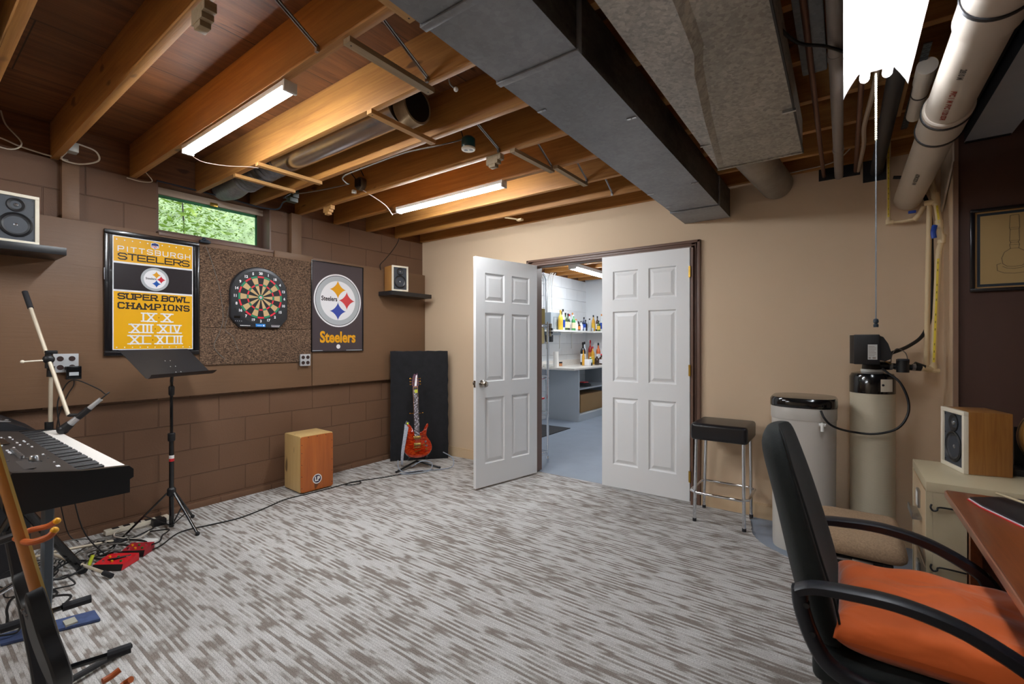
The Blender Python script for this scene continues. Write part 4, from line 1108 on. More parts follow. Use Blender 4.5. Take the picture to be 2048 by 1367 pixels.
# wall shelves and speakers
def shelf(lab, y0, y1, z, d=.24, th=.045, x0=.021):
    b = MB(mat('black_shelf', '1e1e21', .35)); b.box((x0, y0, z - th), (x0 + d, y1, z), bev=.002); o = b.build('wall_shelf'); return tag(o, lab, 'shelf', 'black floating shelves')
shelf('black floating shelf in the corner under the right wall speaker', 3.165, 3.740, 1.845, .22)
shelf('black floating shelf at the left edge under the big-looking wall speaker', .05, .660, 1.867, .28)
M_SPWOOD = wood('speaker_veneer', 'b87c3a', 'd9a35a', 2, 2.0, .35, patch=.1, coat=.2)
M_SPWOODC = wood('speaker_veneer_walnut', '8a5526', 'b07a3c', 2, 1.5, .35, patch=.2, coat=.2)
M_BAFF = mat('speaker_baffle', '3b4048', .5, bump=.05)
def speaker(lab, x, y, z, a, wd=.19, h=.272, d=.20, wm=None):
    """bookshelf speaker; local x across the baffle, baffle faces local -y, base at z"""
    r = thing('bookshelf_speaker', lab, 'speaker', (x, y, z), 'cream-framed bookshelf speakers')
    T = RZ(x, y, z, a)
    b = MB(wm or M_SPWOOD); b.at(T); b.box((-wd/2, -d/2 + .012, 0), (wd/2, d/2, h), bev=.002); b.build('cabinet', r)
    b = MB(M_CREAM); b.at(T); e = .018
    for lo, hi in (((-wd/2, 0), (wd/2, e)), ((-wd/2, h - e), (wd/2, h)), ((-wd/2, e), (-wd/2 + e, h - e)), ((wd/2 - e, e), (wd/2, h - e))):
        b.box((lo[0], -d/2 - .004, lo[1]), (hi[0], -d/2 + .013, hi[1]), bev=.0015)
    b.build('baffle_frame', r)
    b = MB(M_BAFF, M_BLACK); b.at(T); b.box((-wd/2 + e - .001, -d/2 + .004, e - .001), (wd/2 - e + .001, -d/2 + .012, h - e + .001))
    for sx in (-1, 1):
        for zz in (.03, h/2 + .02, h - .03): b.cyl((sx * (wd/2 - .027), -d/2 + .005, zz), (sx * (wd/2 - .027), -d/2 + .002, zz), .003, m=1, n=8)
    b.build('baffle', r)
    # drivers
    for nm, zc, R in (('tweeter', h * .77, .040), ('woofer', h * .37, .070)):
        b = MB(M_BLACK, mat('cone_grey', '3c3d40', .35), mat('dust_cap', '9a9ca0', .12, .8)); 
        b.at(T @ frame((0, -d/2 + .004, zc), (1, 0, 0), (0, 0, 1), (0, -1, 0)))
        if nm == 'woofer':
            b.lathe([(R, 0), (R, .004), (R * .93, .007), (R * .86, .003), (R * .82, .005)], 0, 36, closed=True)
            b.lathe([(R * .82, .004), (R * .5, -.006), (R * .25, -.014)], 1, 36, closed=True)
            b.disc(0, 0, R, -.018, 0, 24)
            cap = MB(MATS['dust_cap']); cap.at(b.M); cap.lathe([(R * .25, -.014), (R * .2, -.004), (R * .1, .002), (0, .004)], 0, 24, closed=True)
        else:
            b.lathe([(R, 0), (R, .004), (R * .9, .005), (R * .45, -.002), (R * .3, -.002)], 0, 32, closed=True); b.disc(0, 0, R, -.003, 0, 20)
            cap = MB(MATS['dust_cap']); cap.at(b.M); cap.lathe([(R * .3, -.002), (R * .22, .005), (0, .008)], 0, 20, closed=True)
        dr = b.build(nm, r); cap.build('dome' if nm == 'tweeter' else 'dust_cap', dr)
    return r
speaker('small light-wood speaker with cream front on the shelf in the corner', .150, 3.30, 1.846, math.radians(77), .19, .272, .18)
speaker('small speaker with cream front on the shelf at the left edge', .17, .45, 1.868, PI / 2 + math.radians(4), .19, .285, .17)

# ------------------------------------------------------------------ left half, on the floor
# box drum
r = thing('box_drum', 'pale wood box drum with an orange front plate standing against the block wall', 'drum', (.23, 2.24, 0))
b = MB(wood('birch_ply', 'c9a468', 'dcbb80', 2, 1.0, .45, patch=.08)); 
T = RZ(.075, 2.105, 0, math.radians(-2.5))
b.at(T); b.box((0, 0, .012), (.285, .30, .494), bev=.012); b.build('shell', r)
b = MB(M_RUB); b.at(T)
for x in (.03, .25):
    for y in (.03, .27): b.cyl((x, y, 0), (x, y, .013), .012, n=12)
b.build('foot', r)
b = MB(wood('orange_ply', 'a2521f', 'c96f2c', 2, .9, .35, patch=.2, coat=.3, grain=7)); b.at(T)
pl = rrect(.296, .476, .02, 5, .15, .25)
b.prism(pl, .0, .006, M=frame((.283, 0, 0), (0, 1, 0), (0, 0, 1), (1, 0, 0))); b.build('playing_plate', r)
b = MB(M_WHITE, mat('badge_navy', '3b2f45', .4)); b.at(T @ frame((.2895, 0, 0), (0, 1, 0), (0, 0, 1), (1, 0, 0)))
b.disc(.15, .105, .042, 0, 0, 32); b.disc(.15, .105, .034, .0006, 1, 32)
b.text('LP', .15, .104, .050, 0, .0012, .003, .9); b.build('badge', r, smooth=0)
b = MB(M_BLACK); b.at(T)
for y in (.012, .288):
    for z in (.05, .15, .25, .35, .42): b.cyl((.288, y, z), (.2905, y, z), .0035, n=8)
for y in (.07, .15, .23): b.cyl((.288, y, .478), (.2905, y, .478), .0035, n=8)
b.build('screw', r)
# black foam slab leaning into the corner
fm = mat('black_fabric', '29292c', .95, var=.25, vscale=14, bump=.4, bscale=160, spec=.2, sheen=.1)
r = thing('foam_panel', 'tall black fabric covered foam slab leaning across the corner behind the guitar', 'panel', (.30, 3.50, 0))
b = MB(fm)
A = Vector((.085, 3.275, 0)); B = Vector((.500, 3.745, 0)); u = (B - A).normalized(); lean = Vector((-u.y, u.x, 0))
lean = Vector((-.52, .40, 0)).normalized()
N = 14; Mz = 22; Hh = 1.20; Wd = (B - A).length
rn = random.Random(4)
def fp(i, j, side):
    f = i / N; g = j / Mz
    p = A + u * (Wd * (f + .0)) + Vector((0, 0, Hh * g)) + lean * (.035 * g)
    if i in (0, N): p += u * rn.uniform(-.004, .004)
    if j == Mz: p.z += rn.uniform(-.004, .003)
    edge = min(i, N - i, j, Mz - j)
    th = .022 if edge == 0 else .032
    nrm = Vector((u.y, -u.x, 0))
    return p + nrm * (th * side)
g = []
for side in (1, -1):
    g.append([[fp(i, j, side) for i in range(N + 1)] for j in range(Mz + 1)])
vs = []; fs = []
for s in (0, 1):
    o_ = len(vs)
    for j in range(Mz + 1):
        for i in range(N + 1): vs.append(g[s][j][i])
    for j in range(Mz):
        for i in range(N):
            a = o_ + j*(N+1) + i; fs.append((a, a+1, a+N+2, a+N+1) if s == 0 else (a+N+1, a+N+2, a+1, a))
K = (N+1)*(Mz+1)
ring_ = [i for i in range(N)] + [j*(N+1)+N for j in range(Mz)] + [Mz*(N+1)+i for i in range(N, 0, -1)] + [j*(N+1) for j in range(Mz, 0, -1)]
for a, c in zip(ring_, ring_[1:] + ring_[:1]): fs.append((c, a, a + K, c + K))
b.raw(vs, fs); b.build('cover', r, smooth=50)

# red electric guitar on a stand
GP = Vector((.575, 3.22, 0))
yaw = math.radians(38)        # face turned towards the room
fwd = Vector((math.sin(yaw) * 0 + .82, -.57, 0)).normalized()   # out of the face
rt = Vector((-fwd.y, fwd.x, 0)).normalized() * 1.0              # viewer's right
if rt.y < 0: rt = -rt
tilt = math.radians(15)
upv = (Vector((0, 0, 1)) * math.cos(tilt) - fwd * math.sin(tilt))
nrm = rt.cross(upv)
if nrm.dot(fwd) < 0: nrm = -nrm
r = thing('electric_guitar', 'glossy red-brown flamed electric guitar with an inlaid neck on a floor stand', 'guitar', (GP.x, GP.y, .10))
T = frame(GP + Vector((0, 0, .115)), rt, upv, nrm)
fl = bpy.data.materials.new('flamed_red_top'); t = NT(fl)
f1 = t.noise(t.coord((14, 14, 60)), 1.2, 4, .6, 1.5); f2 = t.noise(t.coord((6, 6, 6)), 1, 3)
t.l(t.mix(1, t.ramp(f1, [(.3, '5e0d04'), (.5, 'a5240a'), (.68, 'd6500f')]), t.ramp(f2, [(.3, .6), (.6, 1.0)]), 'MULTIPLY'), t.b.inputs['Base Color']); t.b.inputs['Roughness'].default_value = .12; t.b.inputs['Coat Weight'].default_value = .8
body = [(-.125, .06), (-.085, .018), (0, .0), (.085, .012), (.135, .055), (.150, .105), (.135, .160), (.108, .200), (.098, .235), (.108, .285), (.122, .325), (.112, .345), (.092, .325), (.070, .280), (.045, .262), (.028, .262), (-.028, .262), (-.040, .292), (-.062, .330), (-.088, .352), (-.104, .330), (-.102, .270), (-.098, .225), (-.112, .185), (-.138, .140), (-.142, .095)]
bp = [(v.x, v.y) for v in [Vector(p) for p in catmull([Vector((x, y, 0)) for x, y in body + body[:1]], 3)][:-1]]
b = MB(fl, mat('dark_red_back', '3a0a06', .2, coat=.5)); b.at(T)
cxm, cym = 0, .16
R = [[Vector((cxm + (x - cxm) * s, cym + (y - cym) * s, z)) for x, y in bp] for s, z in ((.95, -.022), (1, -.017), (1, .012), (.97, .020), (.90, .024))]
b.loft(R, 0); b.build('body', r)
b = MB(mat('maple_neck', 'a8672c', .3, coat=.4), mat('dark_fretboard', '2c1f1d', .5), mat('pearl_inlay', 'e6e2ee', .2), M_GOLD, mat('yellow_sticker', 'd9e021', .5)); b.at(T)
b.box((-.026, .20, .010), (.026, .735, .028), 0, bev=.006)
b.raw([(-.028, .205, .030), (.028, .205, .030), (.0215, .725, .030), (-.0215, .725, .030), (-.028, .205, .024), (.028, .205, .024), (.0215, .725, .024), (-.0215, .725, .024)], [(0,1,2,3),(0,4,5,1),(1,5,6,2),(2,6,7,3),(3,7,4,0)], 1)
rn = random.Random(8); xx = 0
for i in range(70):
    y = .215 + i * .0069; w = .024 - .005 * (i / 70)
    x1 = rn.uniform(-w, w); x2 = max(-w, min(w, x1 + rn.uniform(-.02, .02))); 
    b.face([(x1 - .0035, y), (x1 + .0035, y), (x2 + .0035, y + .011), (x2 - .0035, y + .011)], .0304, 2)
    if i % 3 == 0: b.rect(-w, y, w, y + .0012, .0306, 2)
b.rect(-.012, .665, .020, .700, .0309, 4)
b.build('neck', r)
b = MB(mat('purple_grey_headstock', '6a4a58', .15, coat=.6), M_PWHT); b.at(T)
hd = [(-.022, .725), (.022, .725), (.034, .745), (.036, .79), (.030, .835), (.024, .880), (.010, .862), (-.010, .872), (-.026, .835), (-.034, .79), (-.036, .750)]
b.prism(hd, .008, .024, 0); b.face([(-.01, .74), (.012, .74), (.022, .86), (.008, .85), (.0, .80)], .0245, 1); b.build('headstock', r)
for sx in (-1, 1):
    for k in range(3):
        b = MB(mat('gold_metal', 'd9a44a', .2, 1)); b.at(T); y = .76 + k * .03
        b.cyl((sx * .02, y, .024), (sx * .02, y, .034), .005, n=10); b.cyl((sx * .034, y, .015), (sx * .048, y, .015), .003, n=8); b.ball((sx * .053, y, .015), .0085, sc=(.7, 1.1, .8)); b.build('tuning_peg', r)
for y in (.205, .135):
    b = MB(M_GOLD, mat('gold_metal2', 'cfae62', .25, 1)); b.at(T); b.box((-.036, y - .016, .022), (.036, y + .016, .034), 1, bev=.003); 
    for s in range(6): b.cyl((-.022 + s * .0088, y, .034), (-.022 + s * .0088, y, .0355), .0025, m=0, n=6)
    b.build('pickup', r)
b = MB(MATS['gold_metal']); b.at(T); b.box((-.040, .100, .022), (.036, .108, .036), bev=.003); b.build('bridge', r)
b = MB(MATS['gold_metal']); b.at(T)
b.sweep([(-.030, .066, .030), (.028, .078, .030)], .008, .01, up=(0, 0, 1)); b.build('tailpiece', r)
for x, y, q in ((.082, .16, M_CHROME), (.062, .128, MATS['gold_metal']), (.090, .118, M_CHROME), (.086, .085, MATS['gold_metal'])):
    b = MB(q); b.at(T); b.lathe([(.011, 0), (.010, .014), (.006, .017), (0, .017)], M=Matrix.Translation((x, y, .022)), n=14); b.build('control_knob', r)
b = MB(M_ALU); b.at(T)
for s in range(6):
    x = -.022 + s * .0088; b.tube([(x, .10, .037), (x * .75, .73, .032)], .0006, n=4)
b.build('strings', r)
b = MB(mat('patterned_strap', 'b8bcc6', .7, var=.5, vscale=90), M_BLACK, MATS['yellow_sticker'])
b.at(T); b.sweep([(-.100, .345, .01), (-.108, .30, .03), (-.128, .20, .045), (-.150, .08, .040), (-.158, -.02, .02), (-.155, -.055, .0)], [.046, .018], .004, up=(0, 0, 1), smooth=4)
b.sweep([(-.085, .372, .01), (-.100, .34, .02)], .040, .006, 1, up=(0, 0, 1)); b.rect(-.100, .345, -.085, .362, .0245, 2); b.build('strap', r)
r = thing('guitar_stand', 'low black tripod stand holding the red guitar', 'stand', (GP.x, GP.y, 0))
b = MB(M_BLACK, M_RUB)
top = GP + Vector((0, 0, .115)) + upv * .47 - nrm * .05
base = GP + Vector((-.02, .02, .10)) - nrm * .08
b.tube([base, top], .009); b.build('post', r)
b = MB(MATS['gold_metal']); c = GP + Vector((0, 0, .115)) + upv * .455 - nrm * .0; b.tube([c - rt * .065 + nrm * .02, c - rt * .05, c + rt * .05, c + rt * .065 + nrm * .02], .0035); b.ball(c - rt * .066 + nrm * .024, .007); b.ball(c + rt * .066 + nrm * .024, .007); b.build('neck_yoke', r)
for ft in ((.505, 3.005, .01), (.735, 3.375, .01), (.38, 3.40, .01)):
    b = MB(M_BLACK); b.tube([base + Vector((0, 0, -.02)), ft], .010); lg = b.build('leg', r); b = MB(M_RUB); b.ball(ft, .012); b.build('foot', lg)
b = MB(M_RUB); c = GP + Vector((0, 0, .105)); b.tube([c - rt * .09 - nrm * .03, c - rt * .09 + nrm * .04, c - rt * .09 + nrm * .05 + Vector((0, 0, .02))], .009); b.tube([c + rt * .09 - nrm * .03, c + rt * .09 + nrm * .04, c + rt * .09 + nrm * .05 + Vector((0, 0, .02))], .009); b.tube([c - rt * .09 - nrm * .03, c + rt * .09 - nrm * .03], .009); b.build('cradle', r)
wire('light grey instrument cable looped in front of the red guitar', [(.74, 3.42, .16), (.80, 3.50, .09), (.84, 3.45, .02), (.78, 3.33, .008), (.66, 3.18, .008), (.58, 3.05, .01), (.52, 3.02, .05), (.50, 3.03, .12)], .005, mat('silver_cable', '8b93a0', .4), 'instrument_cable')
wire('light grey cable loop lying under the red guitar', [(.62, 3.10, .06), (.66, 3.20, .10), (.74, 3.26, .08), (.76, 3.20, .02), (.68, 3.08, .008), (.60, 3.0, .008), (.56, 3.0, .006)], .005, MATS['silver_cable'], 'instrument_cable')
wire('black cable snaking across the carpet from the red guitar past the box drum', [(.72, 3.30, .006), (.60, 3.02, .006), (.54, 2.84, .006), (.46, 2.66, .006), (.42, 2.55, .006), (.45, 2.47, .010), (.51, 2.50, .012), (.52, 2.58, .010), (.45, 2.60, .008), (.42, 2.50, .006), (.415, 2.35, .006), (.40, 2.15, .006), (.38, 1.95, .006), (.45, 1.75, .006), (.50, 1.55, .006), (.47, 1.38, .006), (.44, 1.20, .006), (.58, 1.05, .006), (.62, .98, .01)], .0042, M_BCAB, 'instrument_cable')

# music stand
PX, PY = .355, 1.175
r = thing('music_stand', 'black music stand with a tilted tray and tripod base', 'music stand', (PX, PY, 0))
b = MB(M_BLACKG); b.cyl((PX, PY, .03), (PX, PY, .66), .0145); b.build('lower_pole', r)
b = MB(M_BLACKG); b.cyl((PX, PY, .60), (PX, PY, 1.05), .0095); b.build('upper_pole', r)
b = MB(M_BLACK); b.lathe([(.020, 0), (.022, .01), (.022, .05), (.017, .055)], M=Matrix.Translation((PX, PY, .62))); b.build('collar', r); b = MB(M_BLACK); b.lathe([(.010, 0), (.017, .01), (.018, .06), (.012, .07)], M=Matrix.Translation((PX, PY, .93))); b.build('collar', r)
b = MB(M_WHITE, mat('red_band', 'c5252c', .4)); b.lathe([(.0150, 0), (.0150, .022)], M=Matrix.Translation((PX, PY, .50)), closed=True); b.lathe([(.0151, -.02), (.0151, 0)], 1, M=Matrix.Translation((PX, PY, .50)), closed=True); b.build('band', r)
b = MB(M_BLACK); b.lathe([(.016, -.03), (.026, -.02), (.026, .02), (.018, .03)], M=Matrix.Translation((PX, PY, .27))); b.build('hub', r)
for fx, fy in ((.581, 1.251), (.287, .914), (.201, 1.354)):
    d = Vector((fx - PX, fy - PY, 0)); dn = d.normalized()
    a = Vector((PX, PY, .265)) + dn * .025; f = Vector((fx, fy, .012))
    b = MB(M_BLACKG); b.sweep([a, f], .016, .011, up=(0, 0, 1)); lg = b.build('leg', r)
    b = MB(M_RUB); b.ball(f, .014); b.build('foot', lg)
    b = MB(M_BLACK); b.sweep([Vector((PX, PY, .045)) + dn * .012, a.lerp(f, .5)], .010, .006); b.build('brace', lg)
# tray: long edge e, tilted back
e = Vector((-.49, .872, 0)).normalized(); out_ = Vector((e.y, -e.x, 0))   # towards viewer side
bl = Vector((.612, 1.155, 1.052)); tl = Vector((.34, 1.13, 1.25))
ctr = Vector((.49, 1.20, 1.060)); cup = Vector((.31, 1.10, 1.250))
nrm_t = e.cross((cup - ctr).normalized())
if nrm_t.dot(Vector((1, -1, 1))) < 0: nrm_t = -nrm_t
up_t = (cup - ctr).normalized()
T = frame(ctr - e * .262, e, up_t, nrm_t if True else nrm_t)
mt = mat('satin_black_tray', '2c2c2f', .38, var=.25, vscale=5)
b = MB(mt, M_WHITE); b.at(T); L = .524; Hh = (cup - ctr).length
sgn = 1 if e.cross(up_t).dot(nrm_t) > 0 else -1
secp = [(0, .050), (.004, .022), (.010, .006), (.024, 0), (Hh, 0)]
vs = []; 
for x in (0, L):
    for y, z in secp: vs.append((x - (.012 if (x == 0 and z > .03) else 0), y, z))
n5 = len(secp); b.raw(vs, [(i, i + 1, n5 + i + 1, n5 + i) for i in range(n5 - 1)])
vs2 = [(x, y + (.0015 if z > 0 else 0), z - .0018 if z == 0 else z - .001) for x, y, z in vs]; b.raw(vs2, [(i + 1, i, n5 + i, n5 + i + 1) for i in range(n5 - 1)])
for xx in (.245, .285):
    for yy in (.045, .10, .155): b.disc(xx, yy + .01, .0035, .0008, 1, 8)
b.build('tray', r)
b = MB(M_BLACK); b.tube([(PX, PY, 1.03), ctr.lerp(cup, .35) - nrm_t * .012], .010); b.build('tilt_joint', r)

# microphone boom stand
r = thing('microphone_stand', 'silver microphone boom stand with black joints behind the keyboard', 'microphone stand', (.42, .58, 0))
MXY = (.392, .570)
b = MB(mat('champagne_tube', 'c9bda8', .45, .35)); b.cyl((MXY[0], MXY[1], .06), (MXY[0] + .006, MXY[1] + .006, 1.12), .0095); b.build('pole', r)
b = MB(M_BLACK); b.cyl((MXY[0], MXY[1], .78), (MXY[0], MXY[1], .84), .019); b.build('collar', r); b = MB(M_BLACK); b.cyl((MXY[0]+.005, MXY[1]+.005, 1.10), (MXY[0]+.006, MXY[1]+.006, 1.16), .017); b.build('collar', r)
from_ = Vector((.60, .43, 1.62)); jt = Vector((.42, .57, 1.19)); 
def PXD(px, py, D):
    """point at depth D along the line through the measured spot"""
    u_ = (px - 1024) / 915; v_ = (683.5 - py) / 915
    return Vector((4.10 + D * (-.58677 + .80975 * u_), D * (.80975 + .58677 * u_), 1.30 + D * v_))
bt = Vector((.246, .492, 1.592)); be = Vector((.643, .607, .8965))
jt = bt.lerp(be, .56)
b = MB(MATS['champagne_tube']); b.cyl(bt.lerp(be, .13), be, .0095); b.build('boom', r)
b = MB(M_RUB); b.cyl(bt, bt.lerp(be, .14), .0135); b.build('grip', r)
b = MB(M_BLACK); b.ball(jt, .026, sc=(.8, 1, 1)); b.cyl(jt + Vector((0, 0, -.05)), jt + Vector((0, 0, .03)), .016); b.box((jt.x - .02, jt.y - .015, jt.z + .03), (jt.x + .02, jt.y + .035, jt.z + .05), bev=.006); b.cyl((MXY[0]+.006, MXY[1]+.006, 1.14), (jt.x, jt.y, jt.z - .02), .013); b.build('clutch', r)
b = MB(M_CREAM); b.cyl(jt + Vector((.0, -.01, -.005)), jt + Vector((.02, -.10, -.01)), .004, n=8); b.ball(jt + Vector((.02, -.105, -.01)), .009); b.build('wing_screw', r)
for fx, fy in ((.845, .745), (.20, .25), (.30, .93)):
    b = MB(MATS['champagne_tube']); b.cyl((MXY[0], MXY[1], .085), (fx, fy, .018), .008); lg = b.build('leg', r)
    b = MB(M_RUB); d = Vector((fx - MXY[0], fy - MXY[1], -.06)).normalized(); b.cyl(Vector((fx, fy, .018)) - d * .06, Vector((fx, fy, .016)), .013); b.build('foot', lg)
r = thing('microphone', 'silver handheld microphone clipped to the boom, pointing down to the left', 'microphone', (.66, .72, .85))
ma = Vector((.6375, .578, .812)); mb_ = Vector((.699, .685, .9335))
d = (mb_ - ma).normalized()
b = MB(mat('silver_mic', 'c4c7cb', .35, .6)); b.cyl(ma + d * .055, ma + d * .155, .017, .013); b.cyl(ma + d * .155, ma + d * .24, .013, .011); b.build('handle', r)
b = MB(M_BLACK); b.cyl(ma + d * .01, ma + d * .055, .025, .021, n=20); b.ball(ma + d * .012, .027); b.cyl(ma + d * .10, ma + d * .17, .0165); b.build('head', r)
b = MB(M_BLACK); b.tube([ma + d * .12, be + Vector((.0, .0, 0))], .009); b.build('clip', r)
b = MB(M_BCAB); b.tube([ma + d * .24, ma + d * .26 + Vector((0, .02, .02)), (.66, .76, 1.0), (.58, .74, 1.03), (.48, .66, 1.08), (.43, .62, 1.02), (.42, .60, .9), (.42, .64, .6), (.45, .7, .2), (.5, .8, .01)], .0035, smooth=6); b.build('cable', r)

# stage keyboard
KX0, KX1, KY0, KY1 = .42, 1.762, .258, .592
r = thing('keyboard', 'black stage keyboard piano with white keys and a knob-filled control panel', 'keyboard', ((KX0+KX1)/2, (KY0+KY1)/2, .69))
kb = mat('keyboard_shell', '1a1a1c', .35, var=.1); kp = mat('keyboard_panel', '2c2827', .45)
b = MB(kb, M_ALU); pr = [(KY0, .692), (KY0 - .012, .72), (KY0 - .012, .80), (KY0 + .01, .845), (KY0 + .19, .812), (KY1 - .002, .800), (KY1 + .012, .785), (KY1 + .012, .752), (KY1, .745), (KY1, .692)]
for xa, xb in ((KX0, KX0 + .028), (KX1 - .028, KX1)):
    b.loft([[Vector((x, y, z)) for y, z in pr] for x in (xa, xa + .002 , xb - .002, xb)])
b.box((KX0 + .02, KY0, .692), (KX1 - .02, KY1 - .004, .772)); b.build('case', r)
b = MB(kp, M_ALU, M_BLACKG); x0, x1 = KX0 + .028, KX1 - .028
b.raw([(x0, KY0 - .01, .77), (x1, KY0 - .01, .77), (x1, KY0 - .01, .80), (x0, KY0 - .01, .80), (x0, KY0 + .01, .843), (x1, KY0 + .01, .843), (x1, KY0 + .185, .811), (x0, KY0 + .185, .811), (x0, KY0 + .185, .775), (x1, KY0 + .185, .775)],
      [(0,1,2,3),(3,2,5,4),(4,5,6,7),(7,6,9,8)], 0)
b.build('control_panel', r)
rn = random.Random(12)
def kz(y): return .843 - (y - KY0 - .01) * (.032 / .175) + .001
CM = [M_ALU, M_PWHT]
pan = bpy.data.objects[r.name].children
pan = [c for c in pan if c.name.startswith('control_panel')][0]
for i in range(40):
    x = KX0 + .12 + rn.random() * 1.0; y = KY0 + .03 + rn.choice((0, .03, .06, .09, .12)); sz = rn.uniform(.004, .007)
    b = MB(rn.choice((M_ALU, M_PWHT, M_PWHT))); b.box((x - sz, y - sz * .6, kz(y) - .004), (x + sz, y + sz * .6, kz(y) + .003), bev=.001); b.build('button', pan)
for i in range(8): b = MB(M_ALU); b.cyl((KX1 - .55 + i * .03, KY0 + .075, kz(KY0 + .075)), (KX1 - .55 + i * .03, KY0 + .075, kz(KY0 + .075) + .012), .008, n=12); b.build('knob', pan)
b = MB(M_ALU); b.lathe([(.016, 0), (.015, .018), (.012, .022), (0, .022)], 0, M=Matrix.Translation((KX1 - .27, KY0 + .10, kz(KY0 + .10)))); b.build('wheel', pan)
b = MB(mat('grey_pad', '3a3634', .5)); b.box((KX1 - .27, KY0 + .03, kz(KY0+.03) - .006), (KX1 - .08, KY0 + .08, kz(KY0+.06) + .001)); b.build('touch_pad', pan)
b = MB(mat('display_dark', '101418', .15)); b.box((KX1 - .95, KY0 + .03, kz(KY0+.03) - .006), (KX1 - .75, KY0 + .09, kz(KY0+.06) + .001)); b.build('display', pan)
b = MB(M_PWHT); b.box((KX1 - .14, KY0 + .140, kz(KY0 + .14)), (KX1 - .11, KY0 + .150, kz(KY0 + .14) + .001)); b.build('badge', pan)
nk = 52; kw = (x1 - x0 - .004) / nk
b = MB(mat('white_key', 'efe9e2', .3)); 
for i in range(nk): b.box((x0 + .002 + i * kw + .0005, KY1 - .150, .776), (x0 + .002 + (i + 1) * kw - .0005, KY1 - .004, .798), bev=.0015, seg=1)
o = b.build('white_keys', r)
b = MB(mat('black_key', '1c1c1f', .35))
for i in range(nk - 1):
    if (i % 7) in (0, 1, 3, 4, 5):
        x = x0 + .002 + (i + 1) * kw; b.box((x - .0055, KY1 - .152, .79), (x + .0055, KY1 - .068, .810), bev=.002, seg=1)
b.build('black_keys', r)
r = thing('equipment_case', 'black hard case with raised grey emblem and lettering behind the far end of the keyboard', 'case', (.22, .48, .0))
b = MB(mat('case_black', '26262a', .5, bump=.2), mat('case_grey', '8a8a8c', .4)); 
b.loft([[Vector(p) for p in q] for q in ([(.02, .22, .70), (.02, .52, .70), (.02, .52, .80), (.02, .36, .905), (.02, .22, .93)], [(.38, .22, .70), (.38, .53, .70), (.38, .53, .79), (.38, .40, .86), (.38, .22, .89)])]); 
b.box((.03, .24, 0), (.36, .50, .70)); b.build('shell', r)
T = frame((.395, .25, .886), (-1, 0, .10), (0, .9, -.36), (.09, .36, .93))
b = MB(MATS['case_grey']); [b.face([(.05 + i * .03, .10), (.065 + i * .03, .10), (.075 + i * .03, .14), (.06 + i * .03, .14)], .002, 0, M=frame((.40, .24, .893), (0, 1, -.26), (-1, 0, .105), (.1, .25, 1))) for i in range(5)]; b.build('lettering', r, smooth=0); b = MB(MATS['case_grey']); b.disc(.10, .05, .028, .002, 0, 20, M=frame((.40, .30, .876), (0, 1, -.2), (-1, 0, .1), (.1, .2, 1)), ry=.014); b.build('emblem', r, smooth=0)
# keyboard stand
r = thing('keyboard_stand', 'keyboard stand with crossed black tubes and one slate grey leg under the stage keyboard', 'keyboard stand', (1.1, .42, 0))
for x in (.62,):
    b = MB(M_BLACKG); b.tube([(x, .66, .028), (x, .30, .685)], .021); b.build('leg', r)
    b = MB(M_BLACKG); b.tube([(x - .045, .22, .028), (x - .045, .56, .685)], .021); b.build('leg', r)
b = MB(M_BLACKG); b.tube([(.55, .22, .675), (1.60, .22, .675)], .012); b.tube([(.55, .60, .675), (1.60, .60, .675)], .012); b.build('rail', r)
b = MB(M_RUB); 
b.cyl((.595, .665, .022), (.645, .665, .022), .023)
b.build('foot', r)
b = MB(mat('grey_amp', '56606a', .5)); b.sweep([(1.60, .36, .0), (1.63, .372, .35), (1.64, .375, .69)], [.05, .062], .03, up=(0, 1, 0)); b.build('side_leg', r)

# ------------------------------------------------------------------ left foreground: second guitar, stands, pedals, cables
def PXD(px, py, D):
    u_ = (px - 1024) / 915; v_ = (683.5 - py) / 915
    return Vector((4.10 + D * (-.58677 + .80975 * u_), D * (.80975 + .58677 * u_), 1.30 + D * v_))
H = Vector((2.116, .300, .50)); gu = Vector((.0, -.196, .98)).normalized()
gn = Vector((-.02, .98, .19)); gn = (gn - gu * gn.dot(gu)).normalized(); gr = gu.cross(gn)
r = thing('electric_guitar', 'black-bodied guitar with an amber neck seen from the side at the lower left', 'guitar', (2.12, .35, .10))
T = frame(H, gr, gu, gn)
b = MB(mat('amber_neck', 'b8742a', .35, coat=.3, var=.15), mat('pale_fretboard_edge', 'd8b868', .4), M_BLACK); b.at(T)
for xs, m in ((0, 0),):
    R = []
    for y, w, d in ((-.02, .030, .026), (.03, .029, .024), (.30, .024, .020), (.62, .0215, .019)):
        R.append([Vector((w * math.cos(a), y, -.004 - d * abs(math.sin(a)) if math.sin(a) <= 0 else -.004)) for a in [PI + PI * k / 8 for k in range(9)]])
    b.loft(R, 0)
b.raw([(-.030, -.10, -.004), (.030, -.10, -.004), (.022, .62, -.004), (-.022, .62, -.004), (-.030, -.10, .003), (.030, -.10, .003), (.022, .62, .003), (-.022, .62, .003)], [(0,3,2,1),(4,5,6,7),(0,1,5,4),(1,2,6,5),(2,3,7,6),(3,0,4,7)], 1)
b.build('neck', r)
b = MB(mat('black_headstock', '141416', .2, coat=.5), M_CHROME); b.at(T); b.prism([(-.022, .62), (.022, .62), (.040, .66), (.030, .80), (-.030, .81), (-.040, .66)], -.012, .002)
b.build('headstock', r)
b = MB(mat('black_guitar_lacquer', '141416', .5), M_CHROME); b.at(T)
bp2 = [(x, y - .262) for x, y in bp]
R = [[Vector((x * s, (y + .13) * s - .13, z)) for x, y in bp2] for s, z in ((.95, -.046), (1, -.040), (1, -.008), (.95, -.004))]
b.loft(R, 0); b.build('body', r)
